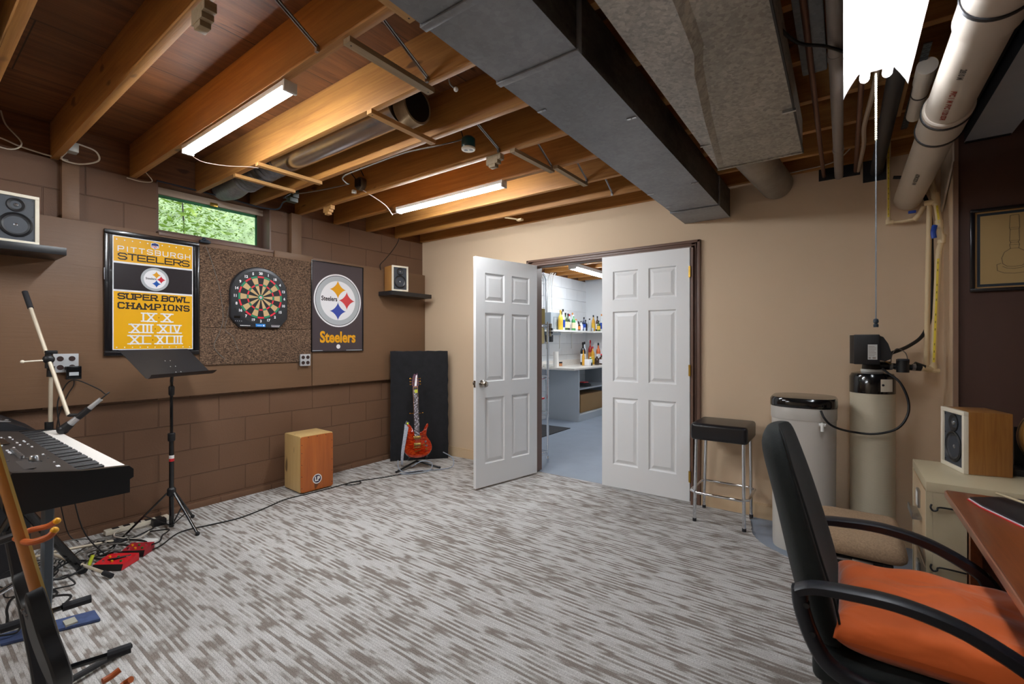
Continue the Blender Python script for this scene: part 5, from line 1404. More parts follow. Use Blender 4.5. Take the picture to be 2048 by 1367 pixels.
b = MB(M_CHROME); b.at(T); b.cyl((.03, -.005, -.045), (.03, -.005, -.052), .008, n=12); b.cyl((-.01, -.01, -.045), (-.01, -.01, -.05), .008, n=12); b.build('strap_button', r)
r = thing('guitar_rack', 'black floor stand with orange rubber hooks round the amber guitar neck', 'stand', (1.95, .25, 0))
b = MB(M_BLACK); b.sweep([PXD(20, 1060, 1.66), PXD(72, 1320, 1.62), PXD(84, 1390, 1.60)], .036, .036, up=(1, 0, 0)); b.build('post', r)
b = MB(M_BLACK); b.tube([PXD(-60, 1100, 1.40), PXD(10, 1078, 1.40), PXD(38, 1068, 1.41)], .012); b.build('arm', r)
ho = mat('orange_rubber', 'b4561d', .5)
b = MB(ho, M_GOLD); b.tube([PXD(32, 1072, 1.42), PXD(60, 1060, 1.46), PXD(95, 1052, 1.47), PXD(112, 1042, 1.46)], .009, smooth=4); b.ball(PXD(114, 1041, 1.46), .010, 1); b.build('hook', r)
b = MB(ho, M_GOLD); b.tube([PXD(32, 1076, 1.40), PXD(60, 1084, 1.33), PXD(95, 1074, 1.33), PXD(108, 1062, 1.34)], .009, smooth=4); b.ball(PXD(109, 1060, 1.34), .010, 1); b.build('hook', r)
for (a, c, e) in ((PXD(60, 1235, 1.85), PXD(125, 1214, 1.95), PXD(182, 1196, 2.02)), (PXD(120, 1340, 1.55), PXD(215, 1310, 1.62), PXD(262, 1294, 1.66)), (PXD(-20, 1262, 1.8), PXD(0, 1258, 1.82), PXD(40, 1245, 1.86))):
    b = MB(M_BLACKG); b.tube([a, c], .010); ca = b.build('cradle_arm', r)
    b = MB(M_RUB); b.tube([c, e], .0175); b.build('foam_sleeve', ca)
b = MB(ho); b.tube([PXD(205, 1362, 1.52), PXD(222, 1352, 1.54), PXD(240, 1338, 1.56)], .010, smooth=3); b.build('hook', r)
b = MB(ho); b.tube([PXD(235, 1378, 1.48), PXD(250, 1366, 1.50), PXD(262, 1358, 1.50)], .010, smooth=3); b.build('hook', r)
b = MB(M_BLACK); b.tube([(1.62, .25, .022), (1.85, .22, .03), (2.2, .20, .022)], .014); b.tube([(1.66, .62, .018), (1.80, .26, .03)], .012); b.build('base_tube', r)
b = MB(M_CHROME); b.cyl(PXD(-20, 1196, 1.9), PXD(38, 1162, 1.98), .012); b.tube([PXD(-20, 1196, 1.9), PXD(-60, 1225, 1.85)], .012); o = b.build('chrome_jack'); o.name = 'chrome_tube'; tag(o, 'short shiny chrome tube at the left edge behind the black post', 'tube')
# blue pouch
b = MB(mat('blue_cloth', '44557f', .8, var=.4, vscale=25, bump=.3), mat('cream_patch', 'a8a698', .7))
c1 = Vector((1.235, .42, .022)); d1 = Vector((.05, .20, 0)).normalized()
b.loft([[Vector((1.10 + .17 * i + ox * 1.0, .30 + .0 * i + oy, z)) for ox, oy, z in ((0, 0, .003), (.09, 0, .003), (.09, 0, .014), (0, 0, .018))] for i in (0,)] + [[Vector((1.20 + ox, .60 + oy, z)) for ox, oy, z in ((0, 0, .003), (.10, 0, .003), (.10, 0, .014), (0, 0, .020))]])
b.box((1.20, .49, .010), (1.26, .53, .0225), 1)
o = b.build('cloth_pouch'); tag(o, 'folded blue cloth strap pouch lying on the carpet at the lower left', 'pouch')
# pedals
def pedal(lab, p, a, w, d, h, m, grp='red effect pedals'):
    r = thing('effect_pedal', lab, 'effect pedal', (p[0], p[1], 0), grp)
    T = RZ(p[0], p[1], 0, a)
    b = MB(m, M_BLACK); b.at(T); b.raw([(0,0,.003),(w,0,.003),(w,d,.003),(0,d,.003),(0,.012,h*.75),(w,.012,h*.75),(w,d,h),(0,d,h)], [(0,3,2,1),(4,5,6,7),(1,2,6,5),(2,3,7,6),(3,0,4,7)], 0)
    b.raw([(0,0,.003),(w,0,.003),(w,.012,h*.75),(0,.012,h*.75)], [(0,1,2,3)], 1); b.build('housing', r, smooth=0)
    for i in range(3):
        for j in range(2):
            b = MB((M_CHROME, M_GOLD, mat('green_led', '3a7a3a', .4))[(i + j) % 3]); b.at(T)
            x = w * (.2 + .3 * i); y = d * (.3 + .35 * j); zz = h * (.75 + .25 * (y / d)); b.cyl((x, y, zz - .003), (x, y, zz + .008), .006, n=10); b.build('knob', r)
    return r
redm = mat('red_enamel', 'd0202a', .35); redd = mat('dark_red_enamel', '9c1c28', .35)
pedal('bright red effect pedal with a black front edge on the carpet', (.650, .700), math.radians(38), .165, .13, .045, redm)
pedal('darker red effect pedal just behind the bright red one', (.575, .845), math.radians(42), .13, .10, .05, redd)
b = MB(M_WHITE); b.box((-.05, -.035, 0), (.05, .035, .035), bev=.006, M=RZ(.50, 1.0, 0, .5)); o = b.build('power_block'); tag(o, 'small white power block on the carpet behind the red pedals', 'adapter')
r = thing('power_strip', 'white power strip lying along the foot of the block wall', 'power strip', (.10, 1.07, 0))
b = MB(M_CREAM); b.box((.06, .88, .003), (.115, 1.24, .035), bev=.006); b.build('body', r)
for i in range(5): b = MB(M_BLACK); b.box((.070, .92 + i * .06, .034), (.105, .955 + i * .06, .037)); b.build('socket', r)
b = MB(M_BLACK); b.box((.13, 1.12, 0), (.19, 1.20, .045), bev=.008, M=None); o = b.build('power_adapter'); tag(o, 'black power brick beside the white power strip', 'adapter')
b = MB(mat('lime_plug', 'c8d63a', .5)); b.cyl((.60, .70, .02), (.585, .72, .07), .009); o = b.build('cable_plug'); tag(o, 'lime green cable plug beside the red pedals', 'plug')
# tangle of cables: each lead its own object
rn = random.Random(21)
cabs = [M_BCAB, M_BCAB, M_BCAB, M_GCAB, M_BCAB, mat('pale_cable', 'c9c0b4', .5), M_BCAB, M_BCAB, M_BCAB, M_GCAB, M_BCAB, M_BCAB]
labs = ['black', 'black', 'black', 'grey', 'black', 'pale', 'black', 'black', 'black', 'grey', 'black', 'black']
spots = [(.35, .72, 'beside the music stand feet'), (.45, .85, 'behind the red pedals'), (.55, .60, 'left of the bright red pedal'), (.28, .85, 'against the block wall'), (.70, .55, 'beside the keyboard stand leg'), (.22, .98, 'crossing the power strip'),
         (.50, .48, 'under the keyboard'), (.35, .55, 'coiled under the keyboard edge'), (.90, .42, 'in front of the keyboard stand'), (.25, .68, 'along the wall under the keyboard'), (1.05, .30, 'at the lower left by the guitar rack'), (.42, 1.02, 'round the white power block')]
for (cx, cy, where), m, l in zip(spots, cabs, labs):
    a = rn.uniform(0, 6.28); R0 = rn.uniform(.06, .13); pts = []; z = rn.uniform(.008, .02)
    for k in range(rn.randint(9, 15)):
        a += rn.uniform(.5, 1.1); rr = R0 * rn.uniform(.6, 1.3)
        pts.append((max(.04, cx + rr * math.cos(a) * 1.2 + k * .008), cy + rr * math.sin(a), z + rn.uniform(0, .035)))
    wire('%s cable coiled on the carpet %s' % (l, where), pts, rn.uniform(.0035, .0055), m, grp='tangled cables under the keyboard')

# ------------------------------------------------------------------ right side
# brine tank
r = thing('brine_tank', 'light grey rounded softener salt tank with a black lid against the beige wall', 'tank', (3.89, 3.50, -.01))
gt = mat('light_grey_tank', 'c6c1b9', .4, var=.04, vscale=2)
def stack(cx, cy, rings, m=0, b=None, n=6):
    b.loft([[Vector((cx + x, cy + y, z)) for x, y in rrect(w, d, rr, n)] for w, d, rr, z in rings], m); return b
b = MB(gt); stack(3.89, 3.515, [(.326, .356, .10, -.009), (.338, .366, .12, .01), (.350, .378, .13, .84), (.350, .378, .13, .8405)], 0, b); b.build('tank_body', r)
b = MB(gt); stack(3.89, 3.515, [(.354, .382, .13, .815), (.358, .386, .13, .82), (.358, .386, .13, .895), (.352, .380, .13, .90)], 0, b); b.build('collar', r)
b = MB(M_BLACKG); stack(3.89, 3.515, [(.362, .390, .13, .892), (.366, .394, .13, .90), (.364, .392, .13, .935), (.345, .373, .12, .950), (.31, .34, .11, .952)], 0, b); b.build('lid', r)
b = MB(M_WHITE); b.cyl((3.998, 3.33, .803), (3.998, 3.295, .803), .012); b.cyl((3.998, 3.30, .808), (3.998, 3.295, .765), .009); b.cyl((3.980, 3.31, .803), (4.015, 3.31, .803), .010); b.build('overflow_elbow', r)
# resin tank
TX, TY = 4.245, 3.64
r = thing('softener_tank', 'tall ribbed beige softener cylinder with a black top and control head', 'tank', (TX, TY, -.01))
rb = mat('ribbed_beige_fibreglass', 'cfc4aa', .45); t = NT(rb)
wv = t.n('ShaderNodeTexWave'); wv.bands_direction = 'Z'; wv.inputs['Scale'].default_value = 45; wv.inputs['Distortion'].default_value = .6; t.l(t.coord(), wv.inputs['Vector'])
t.l(t.mix(1, 'd2c7ae', t.ramp(wv.outputs['Fac'], [(0, .93), (1, 1.0)]), 'MULTIPLY'), t.b.inputs['Base Color']); t.bump(wv.outputs['Fac'], .15, .002)
b = MB(rb); b.lathe([(.105, -.009), (.113, .0), (.113, 1.0)], M=Matrix.Translation((TX, TY, 0)), n=48); b.build('cylinder', r)
b = MB(M_BLACKG); b.lathe([(.1155, .985), (.1155, 1.085), (.105, 1.105), (.06, 1.115), (0, 1.118)], M=Matrix.Translation((TX, TY, 0)), n=48); b.build('top_cover', r)
b = MB(M_CREAM, M_BLACK); T = Matrix.Translation((TX, TY, 0))
vs = []; 
for i in range(7):
    a = math.radians(-72 + i * 6.0); vs += [(.1165 * math.cos(a), .1165 * math.sin(a), 1.0), (.1165 * math.cos(a), .1165 * math.sin(a), 1.075)]
b.raw(vs, [(2*i, 2*i+2, 2*i+3, 2*i+1) for i in range(6)], 0, T)
st = b.build('sticker', r); b = MB(M_BLACK); a = math.radians(-66); b.ball((TX + .117 * math.cos(a), TY + .117 * math.sin(a), 1.04), .007); b.build('sticker_dot', st)
b = MB(M_WHITE, M_BLACK); b.lathe([(.055, 1.112), (.058, 1.118), (.058, 1.130), (.05, 1.132)], M=T, n=32); b.build('neck_ring', r)
b = MB(M_BLACK); b.lathe([(.050, 1.128), (.052, 1.13), (.050, 1.16), (.046, 1.175), (.03, 1.18), (0, 1.18)], M=T, n=28); b.cyl((TX, TY, 1.155), (TX + .09, TY - .01, 1.155), .026); b.build('valve_body', r)
b = MB(M_BLACK, mat('rating_label', 'c9c9c6', .4))
b.box((4.150, 3.475, 1.165), (4.275, 3.60, 1.345), bev=.006)
b.raw([(4.132, 3.52, 1.168), (4.152, 3.478, 1.168), (4.152, 3.478, 1.342), (4.132, 3.52, 1.342), (4.132, 3.60, 1.168), (4.132, 3.60, 1.342)], [(0, 1, 2, 3), (4, 0, 3, 5)], 0)
b.prism([(4.275, 1.19), (4.275, 1.338), (4.292, 1.330), (4.315, 1.29), (4.33, 1.235), (4.328, 1.20), (4.30, 1.185)], -3.60, -3.50, M=frame((0, 0, 0), (1, 0, 0), (0, 0, 1), (0, -1, 0)) @ Matrix.Rotation(0, 4, 'X') if False else frame((0, 0, 0), (1, 0, 0), (0, 0, 1), (0, -1, 0)) @ Matrix.Diagonal((1, 1, 1, 1)))
b.rect(4.218, 1.195, 4.263, 1.285, 0, 1, M=frame((0, 3.4735, 0), (1, 0, 0), (0, 0, 1), (0, -1, 0)))
b.build('control_head', r)
b = MB(M_GPIPE); M = frame((0, 3.4730, 0), (1, 0, 0), (0, 0, 1), (0, -1, 0))
for i in range(7): b.rect(4.222, 1.272 - i * .009, 4.222 + (.036 if i % 3 else .028), 1.2745 - i * .009, 0, 0, M)
b.rect(4.222, 1.200, 4.232, 1.210, 0, 0, M); b.rect(4.240, 1.200, 4.256, 1.210, 0, 0, M); b.build('label_print', r, smooth=0)
r = thing('bypass_valve', 'black bypass valve assembly with silver clips beside the softener head', 'valve', (4.40, 3.60, 1.13))
b = MB(M_BLACK); 
for y in (3.585, 3.63): b.cyl((4.325, y, 1.155), (4.47, y + .02, 1.145), .017, n=16)
b.cyl((4.385, 3.56, 1.12), (4.385, 3.56, 1.19), .030, n=20); b.box((4.36, 3.54, 1.175), (4.415, 3.60, 1.20), bev=.006); b.cyl((4.385, 3.63, 1.13), (4.385, 3.63, 1.195), .026, n=20); b.cyl((4.44, 3.61, 1.165), (4.485, 3.62, 1.145), .020); b.build('body', r)
for x in (4.325, 4.352, 4.430): b = MB(M_ALU); b.cyl((x, 3.583, 1.152), (x + .014, 3.585, 1.151), .0195, n=16); b.build('clip', r)
b = MB(M_CPVC); b.cyl((4.47, 3.605, 1.145), (4.53, 3.66, 1.135), .016); b.cyl((4.47, 3.65, 1.145), (4.512, 3.72, 1.14), .016); b.cyl((4.50, 3.64, 1.135), (4.555, 3.66, 1.13), .013); b.build('pipe_union', r)
wire('thin black tube looping from the salt tank up to the softener head', [(3.990, 3.322, .885), (4.005, 3.300, .85), (4.035, 3.315, .81), (4.08, 3.37, .78), (4.15, 3.475, .752), (4.25, 3.49, .750), (4.35, 3.49, .790), (4.400, 3.50, .87), (4.405, 3.51, .96), (4.37, 3.52, 1.06), (4.32, 3.54, 1.11), (4.29, 3.56, 1.14)], .0065, M_BCAB, 'brine_tube', 'hose', sm=8)
wire('thin dark wire looping above the bypass valve', [(4.33, 3.56, 1.16), (4.335, 3.555, 1.22), (4.36, 3.58, 1.26), (4.40, 3.60, 1.235), (4.41, 3.60, 1.19), (4.40, 3.60, 1.18)], .0025, M_GCAB)
wire('orange-banded short power lead under the softener control head', [(4.275, 3.53, 1.20), (4.295, 3.52, 1.195), (4.31, 3.53, 1.18), (4.33, 3.56, 1.17)], .0035, mat('tan_lead', 'b08a4a', .5))

# bar stool
r = thing('bar_stool', 'square black vinyl bar stool with chrome legs in front of the beige wall', 'stool', (3.38, 3.635, 0))
fe = [(3.222, 3.475), (3.548, 3.475), (3.545, 3.792), (3.212, 3.800)]
b = MB(mat('black_vinyl', '17161a', .28, bump=.12, bscale=40, var=.15)); 
b.box((3.205, 3.425, .600), (3.578, 3.79, .720), bev=.028, seg=4); b.build('seat', r)
tops = [(3.238, 3.47), (3.545, 3.47), (3.545, 3.755), (3.238, 3.755)]
for (x, y), (tx, ty) in zip(fe, tops):
    b = MB(M_CHROME); b.cyl((x, y, .018), (tx, ty, .615), .0115, n=16); lg = b.build('leg', r)
    b = MB(M_RUB); b.cyl((x, y, 0), (x, y, .022), .0135, n=14); b.build('foot', lg)
z = .215
c = [(3.195, 3.452), (3.572, 3.452), (3.572, 3.812), (3.195, 3.812)]
pts = []
for i, (x, y) in enumerate(c):
    sx = 1 if x < 3.4 else -1; sy = 1 if y < 3.6 else -1
    a_, b_ = (x, y + sy * .04), (x + sx * .04, y)
    if i in (0, 2): pts += [a_, b_]
    else: pts += [b_, a_]
b = MB(M_CHROME); b.tube([(x, y, z) for x, y in pts] + [(pts[0][0], pts[0][1], z), (pts[1][0], pts[1][1], z)], .0095, n=12); b.build('foot_ring', r)

# low cushioned bench
r = thing('padded_bench', 'low bench with a tweedy brown cushion on a black folding frame behind the office chair', 'bench', (4.1, 2.6, -.01))
b = MB(mat('brown_tweed', 'a98c6e', .95, var=.35, vscale=140, bump=.4, bscale=220)); 
b.loft([[Vector((x0 + (x1 - x0) * .5 + math.copysign(abs(math.cos(a)) ** .22, math.cos(a)) * (x1 - x0) / 2 * s, 2.625 + math.copysign(abs(math.sin(a)) ** .22, math.sin(a)) * .235 * s, z)) for a in [2 * PI * k / 40 for k in range(40)] for x0, x1 in ((3.985, 4.315),)] for s, z in ((.93, .395), (.99, .408), (1.0, .418), (.97, .445), (.90, .465), (.78, .473))])
b.build('cushion', r, smooth=60)
for x in (4.04, 4.25):
    b = MB(M_BLACK); b.box((x - .015, 2.42, .0), (x + .015, 2.80, .385)); b.build('side_frame', r)
b = MB(M_BLACK); b.box((4.04, 2.46, .37), (4.25, 2.80, .396)); b.box((4.06, 2.45, .05), (4.24, 2.47, .375)); b.build('frame', r)
b = MB(M_ALU); b.cyl((4.04, 2.435, .365), (4.20, 2.435, .37), .006); b.box((4.13, 2.42, .365), (4.20, 2.432, .38), bev=.003); b.box((4.02, 2.44, .0), (4.028, 2.448, .33)); b.build('bracket', r)

# filing cabinet
FM = mat('putty_enamel', 'cbbd9c', .35, coat=.2); FX, FY0, FY1, FZ = 4.378, 2.552, 3.010, .72
r = thing('filing_cabinet', 'putty coloured two drawer steel filing cabinet with hooks on its side', 'filing cabinet', (4.7, 2.78, -.01))
b = MB(FM); b.box((FX + .0205, FY0, -.009), (5.08, FY1, .690)); b.box((FX, FY0 - .002, .680), (5.08, FY1 + .002, FZ), bev=.003); b.box((FX + .0, FY0, -.009), (FX + .02, FY0 + .022, .69)); b.box((FX, FY1 - .022, -.009), (FX + .02, FY1, .69)); b.box((FX, FY0, -.009), (FX + .02, FY1, .03)); b.build('body', r)
for z0, z1 in ((.045, .345), (.365, .668)):
    b = MB(mat('drawer_enamel', 'c9ae8a', .4)); b.box((FX + .002, FY0 + .026, z0), (FX + .016, FY1 - .026, z1), bev=.003); d = b.build('drawer', r)
    b = MB(M_ALU, M_WHITE); b.box((FX - .008, 2.74, z1 - .115), (FX + .002, 2.80, z1 - .035), bev=.003); b.box((FX - .0095, 2.747, z1 - .105), (FX - .008, 2.793, z1 - .045), 1); b.build('label_holder', d)
    b = MB(M_ALU); b.box((FX - .030, 2.69, z1 - .155), (FX + .002, 2.86, z1 - .140), bev=.003); b.box((FX - .032, 2.69, z1 - .155), (FX - .026, 2.86, z1 - .125), bev=.002); b.build('pull', d)
for z in (.632, .386):
    b = MB(M_BLACK); b.tube([(4.394, 2.540, z), (4.390, 2.535, z - .012), (4.398, 2.533, z - .024), (4.410, 2.535, z - .020), (4.420, 2.540, z - .008), (4.50, 2.546, z - .012)], .0035, smooth=4, n=8)
    o = b.build('wall_hook'); tag(o, 'black wire hook on the cabinet side, %s of the two' % ('upper' if z > .5 else 'lower'), 'hook', 'black wire hooks')
speaker('walnut-sided speaker with cream front standing on the filing cabinet', 4.583, 2.908, FZ + .001, math.radians(-76), .205, .272, .158, M_SPWOODC)
# round wooden instrument body at the right edge
r = thing('round_drum', 'round honey-coloured wooden body cut off by the right edge of the photo beside the speaker', 'drum', (4.92, 2.93, FZ))
T = frame((4.868, 2.93, .735 + .150), (1, .0, 0), (0, .1, 1), (0, -1, .1))
hw = wood('honey_wood', 'a8722f', 'd6a253', 0, .8, .3, patch=.15, coat=.3)
b = MB(hw); b.at(T); b.lathe([(0, .045), (.130, .045), (.142, .040), (.147, .030), (.147, -.03), (.14, -.04), (0, -.04)], n=56); b.build('shell', r)
b = MB(M_BLACK); b.at(T); b.lathe([(.149, -.006), (.149, .006)], n=56, closed=True); b.build('band', r)
b = MB(M_BLACK); b.box((4.69, 2.88, FZ), (4.98, 2.99, FZ + .03), bev=.006); b.box((4.72, 2.985, FZ), (4.96, 2.995, FZ + .20)); b.build('stand', r)

# framed drawing on the brown wall
r = thing('framed_drawing', 'black-framed pencil drawing on tan paper hung on the dark brown wall', 'picture', (4.96, 3.49, 1.571))
M = BW(4.659, 1.571, 3.499)
FW_, FH_ = .60, .447
b = MB(M_PFRM, M_PGRY); b.at(M); e = .018
b.box((0, 0, 0), (FW_, e, .020), bev=.003); b.box((0, FH_ - e, 0), (FW_, FH_, .020), bev=.003); b.box((0, e, 0), (e, FH_ - e, .020), bev=.003); b.box((FW_ - e, e, 0), (FW_, FH_ - e, .020), bev=.003); b.build('frame', r)
b = MB(mat('tan_mat', 'a8824e', .6), mat('navy_mat', '1e2a35', .6), mat('tan_paper', 'b59763', .7), mat('pencil', '5b4a35', .7)); b.at(M)
b.rect(e - .001, e - .001, FW_ - e + .001, FH_ - e + .001, .006, 0); b.rect(e + .010, e + .008, FW_ - e - .010, FH_ - e - .008, .0064, 1); b.rect(e + .022, e + .022, FW_ - e - .022, FH_ - e - .022, .0068, 2)
def dl(pts, w=.0022):
    q = [(x - 4.659, z - 1.571) for x, z in pts]
    for kk, (a, c) in enumerate(zip(q, q[1:])):
        a = Vector(a); c = Vector(c); d = (c - a).normalized() * w / 2; n_ = Vector((-d.y, d.x)); b.face([tuple(a - n_ - d), tuple(c - n_ + d), tuple(c + n_ + d), tuple(a + n_ - d)], .0073 + .00004 * (kk % 5), 3)
cx = 4.827
def sym(pts): dl(pts); dl([(2 * cx - x, z) for x, z in pts])
sym([(cx, 1.968), (4.811, 1.966), (4.8085, 1.90), (4.811, 1.895), (4.809, 1.832), (4.814, 1.825), (4.809, 1.812), (4.812, 1.792), (4.79, 1.775), (4.780, 1.745), (4.784, 1.715), (4.80, 1.700), (cx, 1.697)])
for z in (1.902, 1.893, 1.834, 1.824, 1.812, 1.793): dl([(4.810, z), (2 * cx - 4.810, z - .001)], .0016)
sym([(4.778, 1.718), (4.762, 1.712), (4.764, 1.680), (4.79, 1.665), (cx, 1.661)]); sym([(4.784, 1.70), (4.80, 1.690), (cx, 1.686)])
b.build('drawing', r, smooth=0)

# desk
dw = wood('desk_cherry', '5e2a12', '9a5226', 1, .8, .38, patch=.15, coat=.15, grain=9)
r = thing('desk', 'reddish brown wooden desk with a slim pale edge at the lower right', 'desk', (4.9, 1.6, 0))
b = MB(dw, mat('desk_edge', 'a5705a', .3, coat=.3)); b.box((4.417, .70, .705), (5.25, 2.392, .735), bev=.004); b.box((4.413, .70, .708), (4.419, 2.39, .731), 1, bev=.002); b.build('desk_top', r)
b = MB(dw); b.box((4.47, 2.33, 0), (5.2, 2.355, .705)); b.box((4.47, 2.30, 0), (4.50, 2.36, .705)); b.build('end_panel', r)
b = MB(dw); b.box((4.47, .72, 0), (5.2, .745, .705)); b.build('end_panel', r)
b = MB(mat('desk_dark_panel', '2a1a14', .4)); b.box((4.60, .745, .05), (4.62, 2.33, .66)); b.build('back_panel', r)
r = thing('folder', 'black folder with a red edge lying on the desk', 'folder', (4.58, 2.18, .735))
b = MB(mat('folder_black', '1d1f26', .4), redm, M_PWHT)
P4 = [(4.458, 2.284), (4.475, 2.200), (4.560, 1.98), (4.80, 2.10), (4.70, 2.37), (4.54, 2.345)]
b.prism(P4, .7355, .7385, 1); b.prism([(x + .004, y + .002) for x, y in P4], .7385, .7405, 2); b.prism([(x + .008, y + .002) for x, y in P4], .7405, .7465, 0); b.build('cover', r)
b = MB(wood('pale_wood', 'cbb58c', 'e6d3ae', 0, 2, .5)); 
pa = Vector((4.540, 2.325, .763)); pb = Vector((4.69, 2.06, .763)); b.tube([pa, pa.lerp(pb, .08), pa.lerp(pb, .5), pa.lerp(pb, .92), pb], [.004, .016, .019, .015, .004], smooth=5, n=16)
o = b.build('wooden_stick'); tag(o, 'pale wooden stick lying on the black folder', 'stick')

# office chair
CH = thing('office_chair', 'black office chair with looped plastic arms pulled up to the desk', 'office chair', (4.2, 1.71, 0))
fabc = mat('black_green_fabric', '1b2120', .85, var=.3, vscale=10, bump=.2, bscale=180, sheen=.04)
armm = mat('arm_plastic', '1f2127', .42, bump=.06, bscale=90)
b = MB(fabc)
R = []
prof = [(.455, 4.045, .40, .07), (.50, 4.035, .43, .085), (.60, 4.015, .45, .095), (.72, 3.985, .455, .085), (.84, 3.955, .44, .075), (.94, 3.925, .40, .070), (.99, 3.912, .36, .064), (1.02, 3.904, .30, .052), (1.036, 3.900, .21, .030)]
for z, xc, w, th in prof:
    ring = []
    for k in range(32):
        a = 2 * PI * k / 32; ca, sa = math.cos(a), math.sin(a)
        ex = math.copysign(abs(ca) ** .55, ca); ey = math.copysign(abs(sa) ** .55, sa)
        bend = -.035 * (1 - (ey) ** 2) if z < 1.0 else -.02 * (1 - ey ** 2)
        ring.append(Vector((xc + ex * th / 2 + bend + .035, 1.705 + ey * w / 2, z)))
    R.append(ring)
b.loft(R); b.build('backrest', CH, smooth=60, sub=1)
b = MB(mat('seam', '0d100f', .8)); 
seam = []
for z, xc, w, th in prof[1:]:
    seam.append((xc + .035 + th * .5 * .72 - .002, 1.705 - w / 2 * .93, z))
b.tube(seam, .003, smooth=4, n=6); b.build('piping', CH)
b = MB(fabc); b.box((4.03, 1.475, .385), (4.52, 1.955, .462), bev=.03, seg=4); b.build('seat', CH, smooth=60)
b = MB(armm); b.box((4.05, 1.49, .352), (4.50, 1.94, .395), bev=.015); b.build('seat_shell', CH)
for y, s in ((1.432, -1), (1.985, 1)):
    b = MB(armm)
    up_ = (0, 0, 1)
    top_ = [(4.000, y, .640), (4.035, y, .658), (4.10, y, .667), (4.20, y, .671), (4.30, y, .655), (4.38, y, .622), (4.445, y, .580), (4.475, y, .53), (4.462, y, .485), (4.42, y, .452), (4.36, y, .425), (4.28, y - s*.02, .405)]
    b.loft([[p for p in q] for q in []]) if False else None
    def ribbon(pts, w, h, m=0, sm=4):
        P = catmull([Vector(p) for p in pts], sm); k = len(P); vs = []; fs = []; c = .35
        sec = [(-1+c,-1),(1-c,-1),(1,-1+c),(1,1-c),(1-c,1),(-1+c,1),(-1,1-c),(-1,-1+c)]
        for i, p in enumerate(P):
            t_ = (P[min(i+1, k-1)] - P[max(i-1, 0)]).normalized(); sd = Vector((0, 1, 0)); nn = t_.cross(sd).normalized(); f = i / (k-1)
            W_ = w[0] + (w[1]-w[0]) * f; H_ = h[0] + (h[1]-h[0]) * min(1, f * 1.0)
            for a_, c_ in sec: vs.append(p + sd * a_ * W_ / 2 + nn * c_ * H_ / 2)
        for i in range(k-1):
            for q in range(8): fs.append((i*8+q, i*8+(q+1)%8, (i+1)*8+(q+1)%8, (i+1)*8+q))
        fs.append(list(range(8))[::-1]); fs.append([(k-1)*8+q for q in range(8)]); b.raw(vs, fs, m)
    ribbon(top_[:8], (.050, .046), (.024, .034)); ribbon(top_[6:], (.046, .040), (.036, .075))
    ribbon([(4.005, y, .650), (4.010, y, .60), (4.032, y, .53), (4.065, y, .475), (4.12, y, .448), (4.20, y, .438), (4.36, y, .428)], (.040, .036), (.036, .034))
    am = b.build('arm', CH, smooth=50)
    for x, z in ((4.022, .615), (4.035, .545), (4.15, .442)): b = MB(M_BLACK); b.cyl((x, y + s * .022, z), (x, y + s * .0, z), .007, n=12); b.build('bolt', am)
b = MB(armm); b.box((4.10, 1.60, .33), (4.42, 1.81, .356), bev=.008); b.sweep([(4.06, 1.705, .365), (3.965, 1.705, .40), (3.955, 1.705, .60)], .07, .012, up=(0, 1, 0)) if False else None
b.build('tilt_mechanism', CH)
b = MB(M_BLACKG); b.cyl((4.26, 1.705, .10), (4.26, 1.705, .335), .028); b.build('gas_column', CH)
for k in range(5):
    a = 2 * PI * k / 5; e = Vector((4.26 + .30 * math.cos(a), 1.705 + .30 * math.sin(a), .075))
    b = MB(armm); b.sweep([(4.26, 1.705, .115), e], [.055, .03], [.04, .022]); L_ = b.build('base_leg', CH)
    b = MB(M_BLACK); b.cyl(e + Vector((-.022, 0, -.045)), e + Vector((.022, 0, -.045)), .028); b.cyl(e + Vector((0, 0, -.03)), e, .008); b.build('caster', L_)
# orange cushion
pm = mat('orange_velvet', 'ee6c22', .75, var=.10, vscale=6, sheen=.3)
t = NT(pm)
b = MB(pm); nu, nv = 30, 30; vs = []; fs = []
rn = random.Random(6)
def cush(u, v, s):
    x = 4.312 + u * .235; y = 1.712 + v * .228
    pin = 1 - .07 * (u*u) * (1 - abs(v)) - .0
    e = max(0, 1 - abs(u) ** 5) ** .42 * max(0, 1 - abs(v) ** 5) ** .42
    fold = .006 * math.sin(7 * u + 3 * v) * e + .005 * math.sin(11 * v - 4 * u) * e
    crease = .012 * math.exp(-((u + .95 - .25 * abs(v + .8)) / .08) ** 2)
    x = 4.312 + (x - 4.312) * (1 - .05 * (1 - v*v) * abs(u)); y = 1.712 + (y - 1.712) * (1 - .05 * (1 - u*u) * abs(v))
    return Vector((x, y, .525 + s * (.068 * e + .002) + (fold if s > 0 else 0)))
for s in (1, -1):
    o_ = len(vs)
    for i in range(nu + 1):
        for j in range(nv + 1):
            u = -1 + 2 * i / nu; v = -1 + 2 * j / nv
            u = math.copysign(1 - (1 - abs(u)) ** 1.5, u); v = math.copysign(1 - (1 - abs(v)) ** 1.5, v)
            p = cush(u, v, s)
            if abs(u) == 1 or abs(v) == 1: p.z = .515
            vs.append(p)
    for i in range(nu):
        for j in range(nv):
            a = o_ + i*(nv+1) + j; q = (a, a+nv+1, a+nv+2, a+1); fs.append(q if s > 0 else q[::-1])
b.raw(vs, fs); o = b.build('seat_cushion', smooth=70); tag(o, 'bright orange velvet cushion lying on the office chair seat', 'cushion')
# soft creases in the velvet
nz = t.noise(t.coord((5, 9, 9), rot=(0, 0, .6)), 1.2, 2, .4, .8); t.bump(nz, .5, .03)
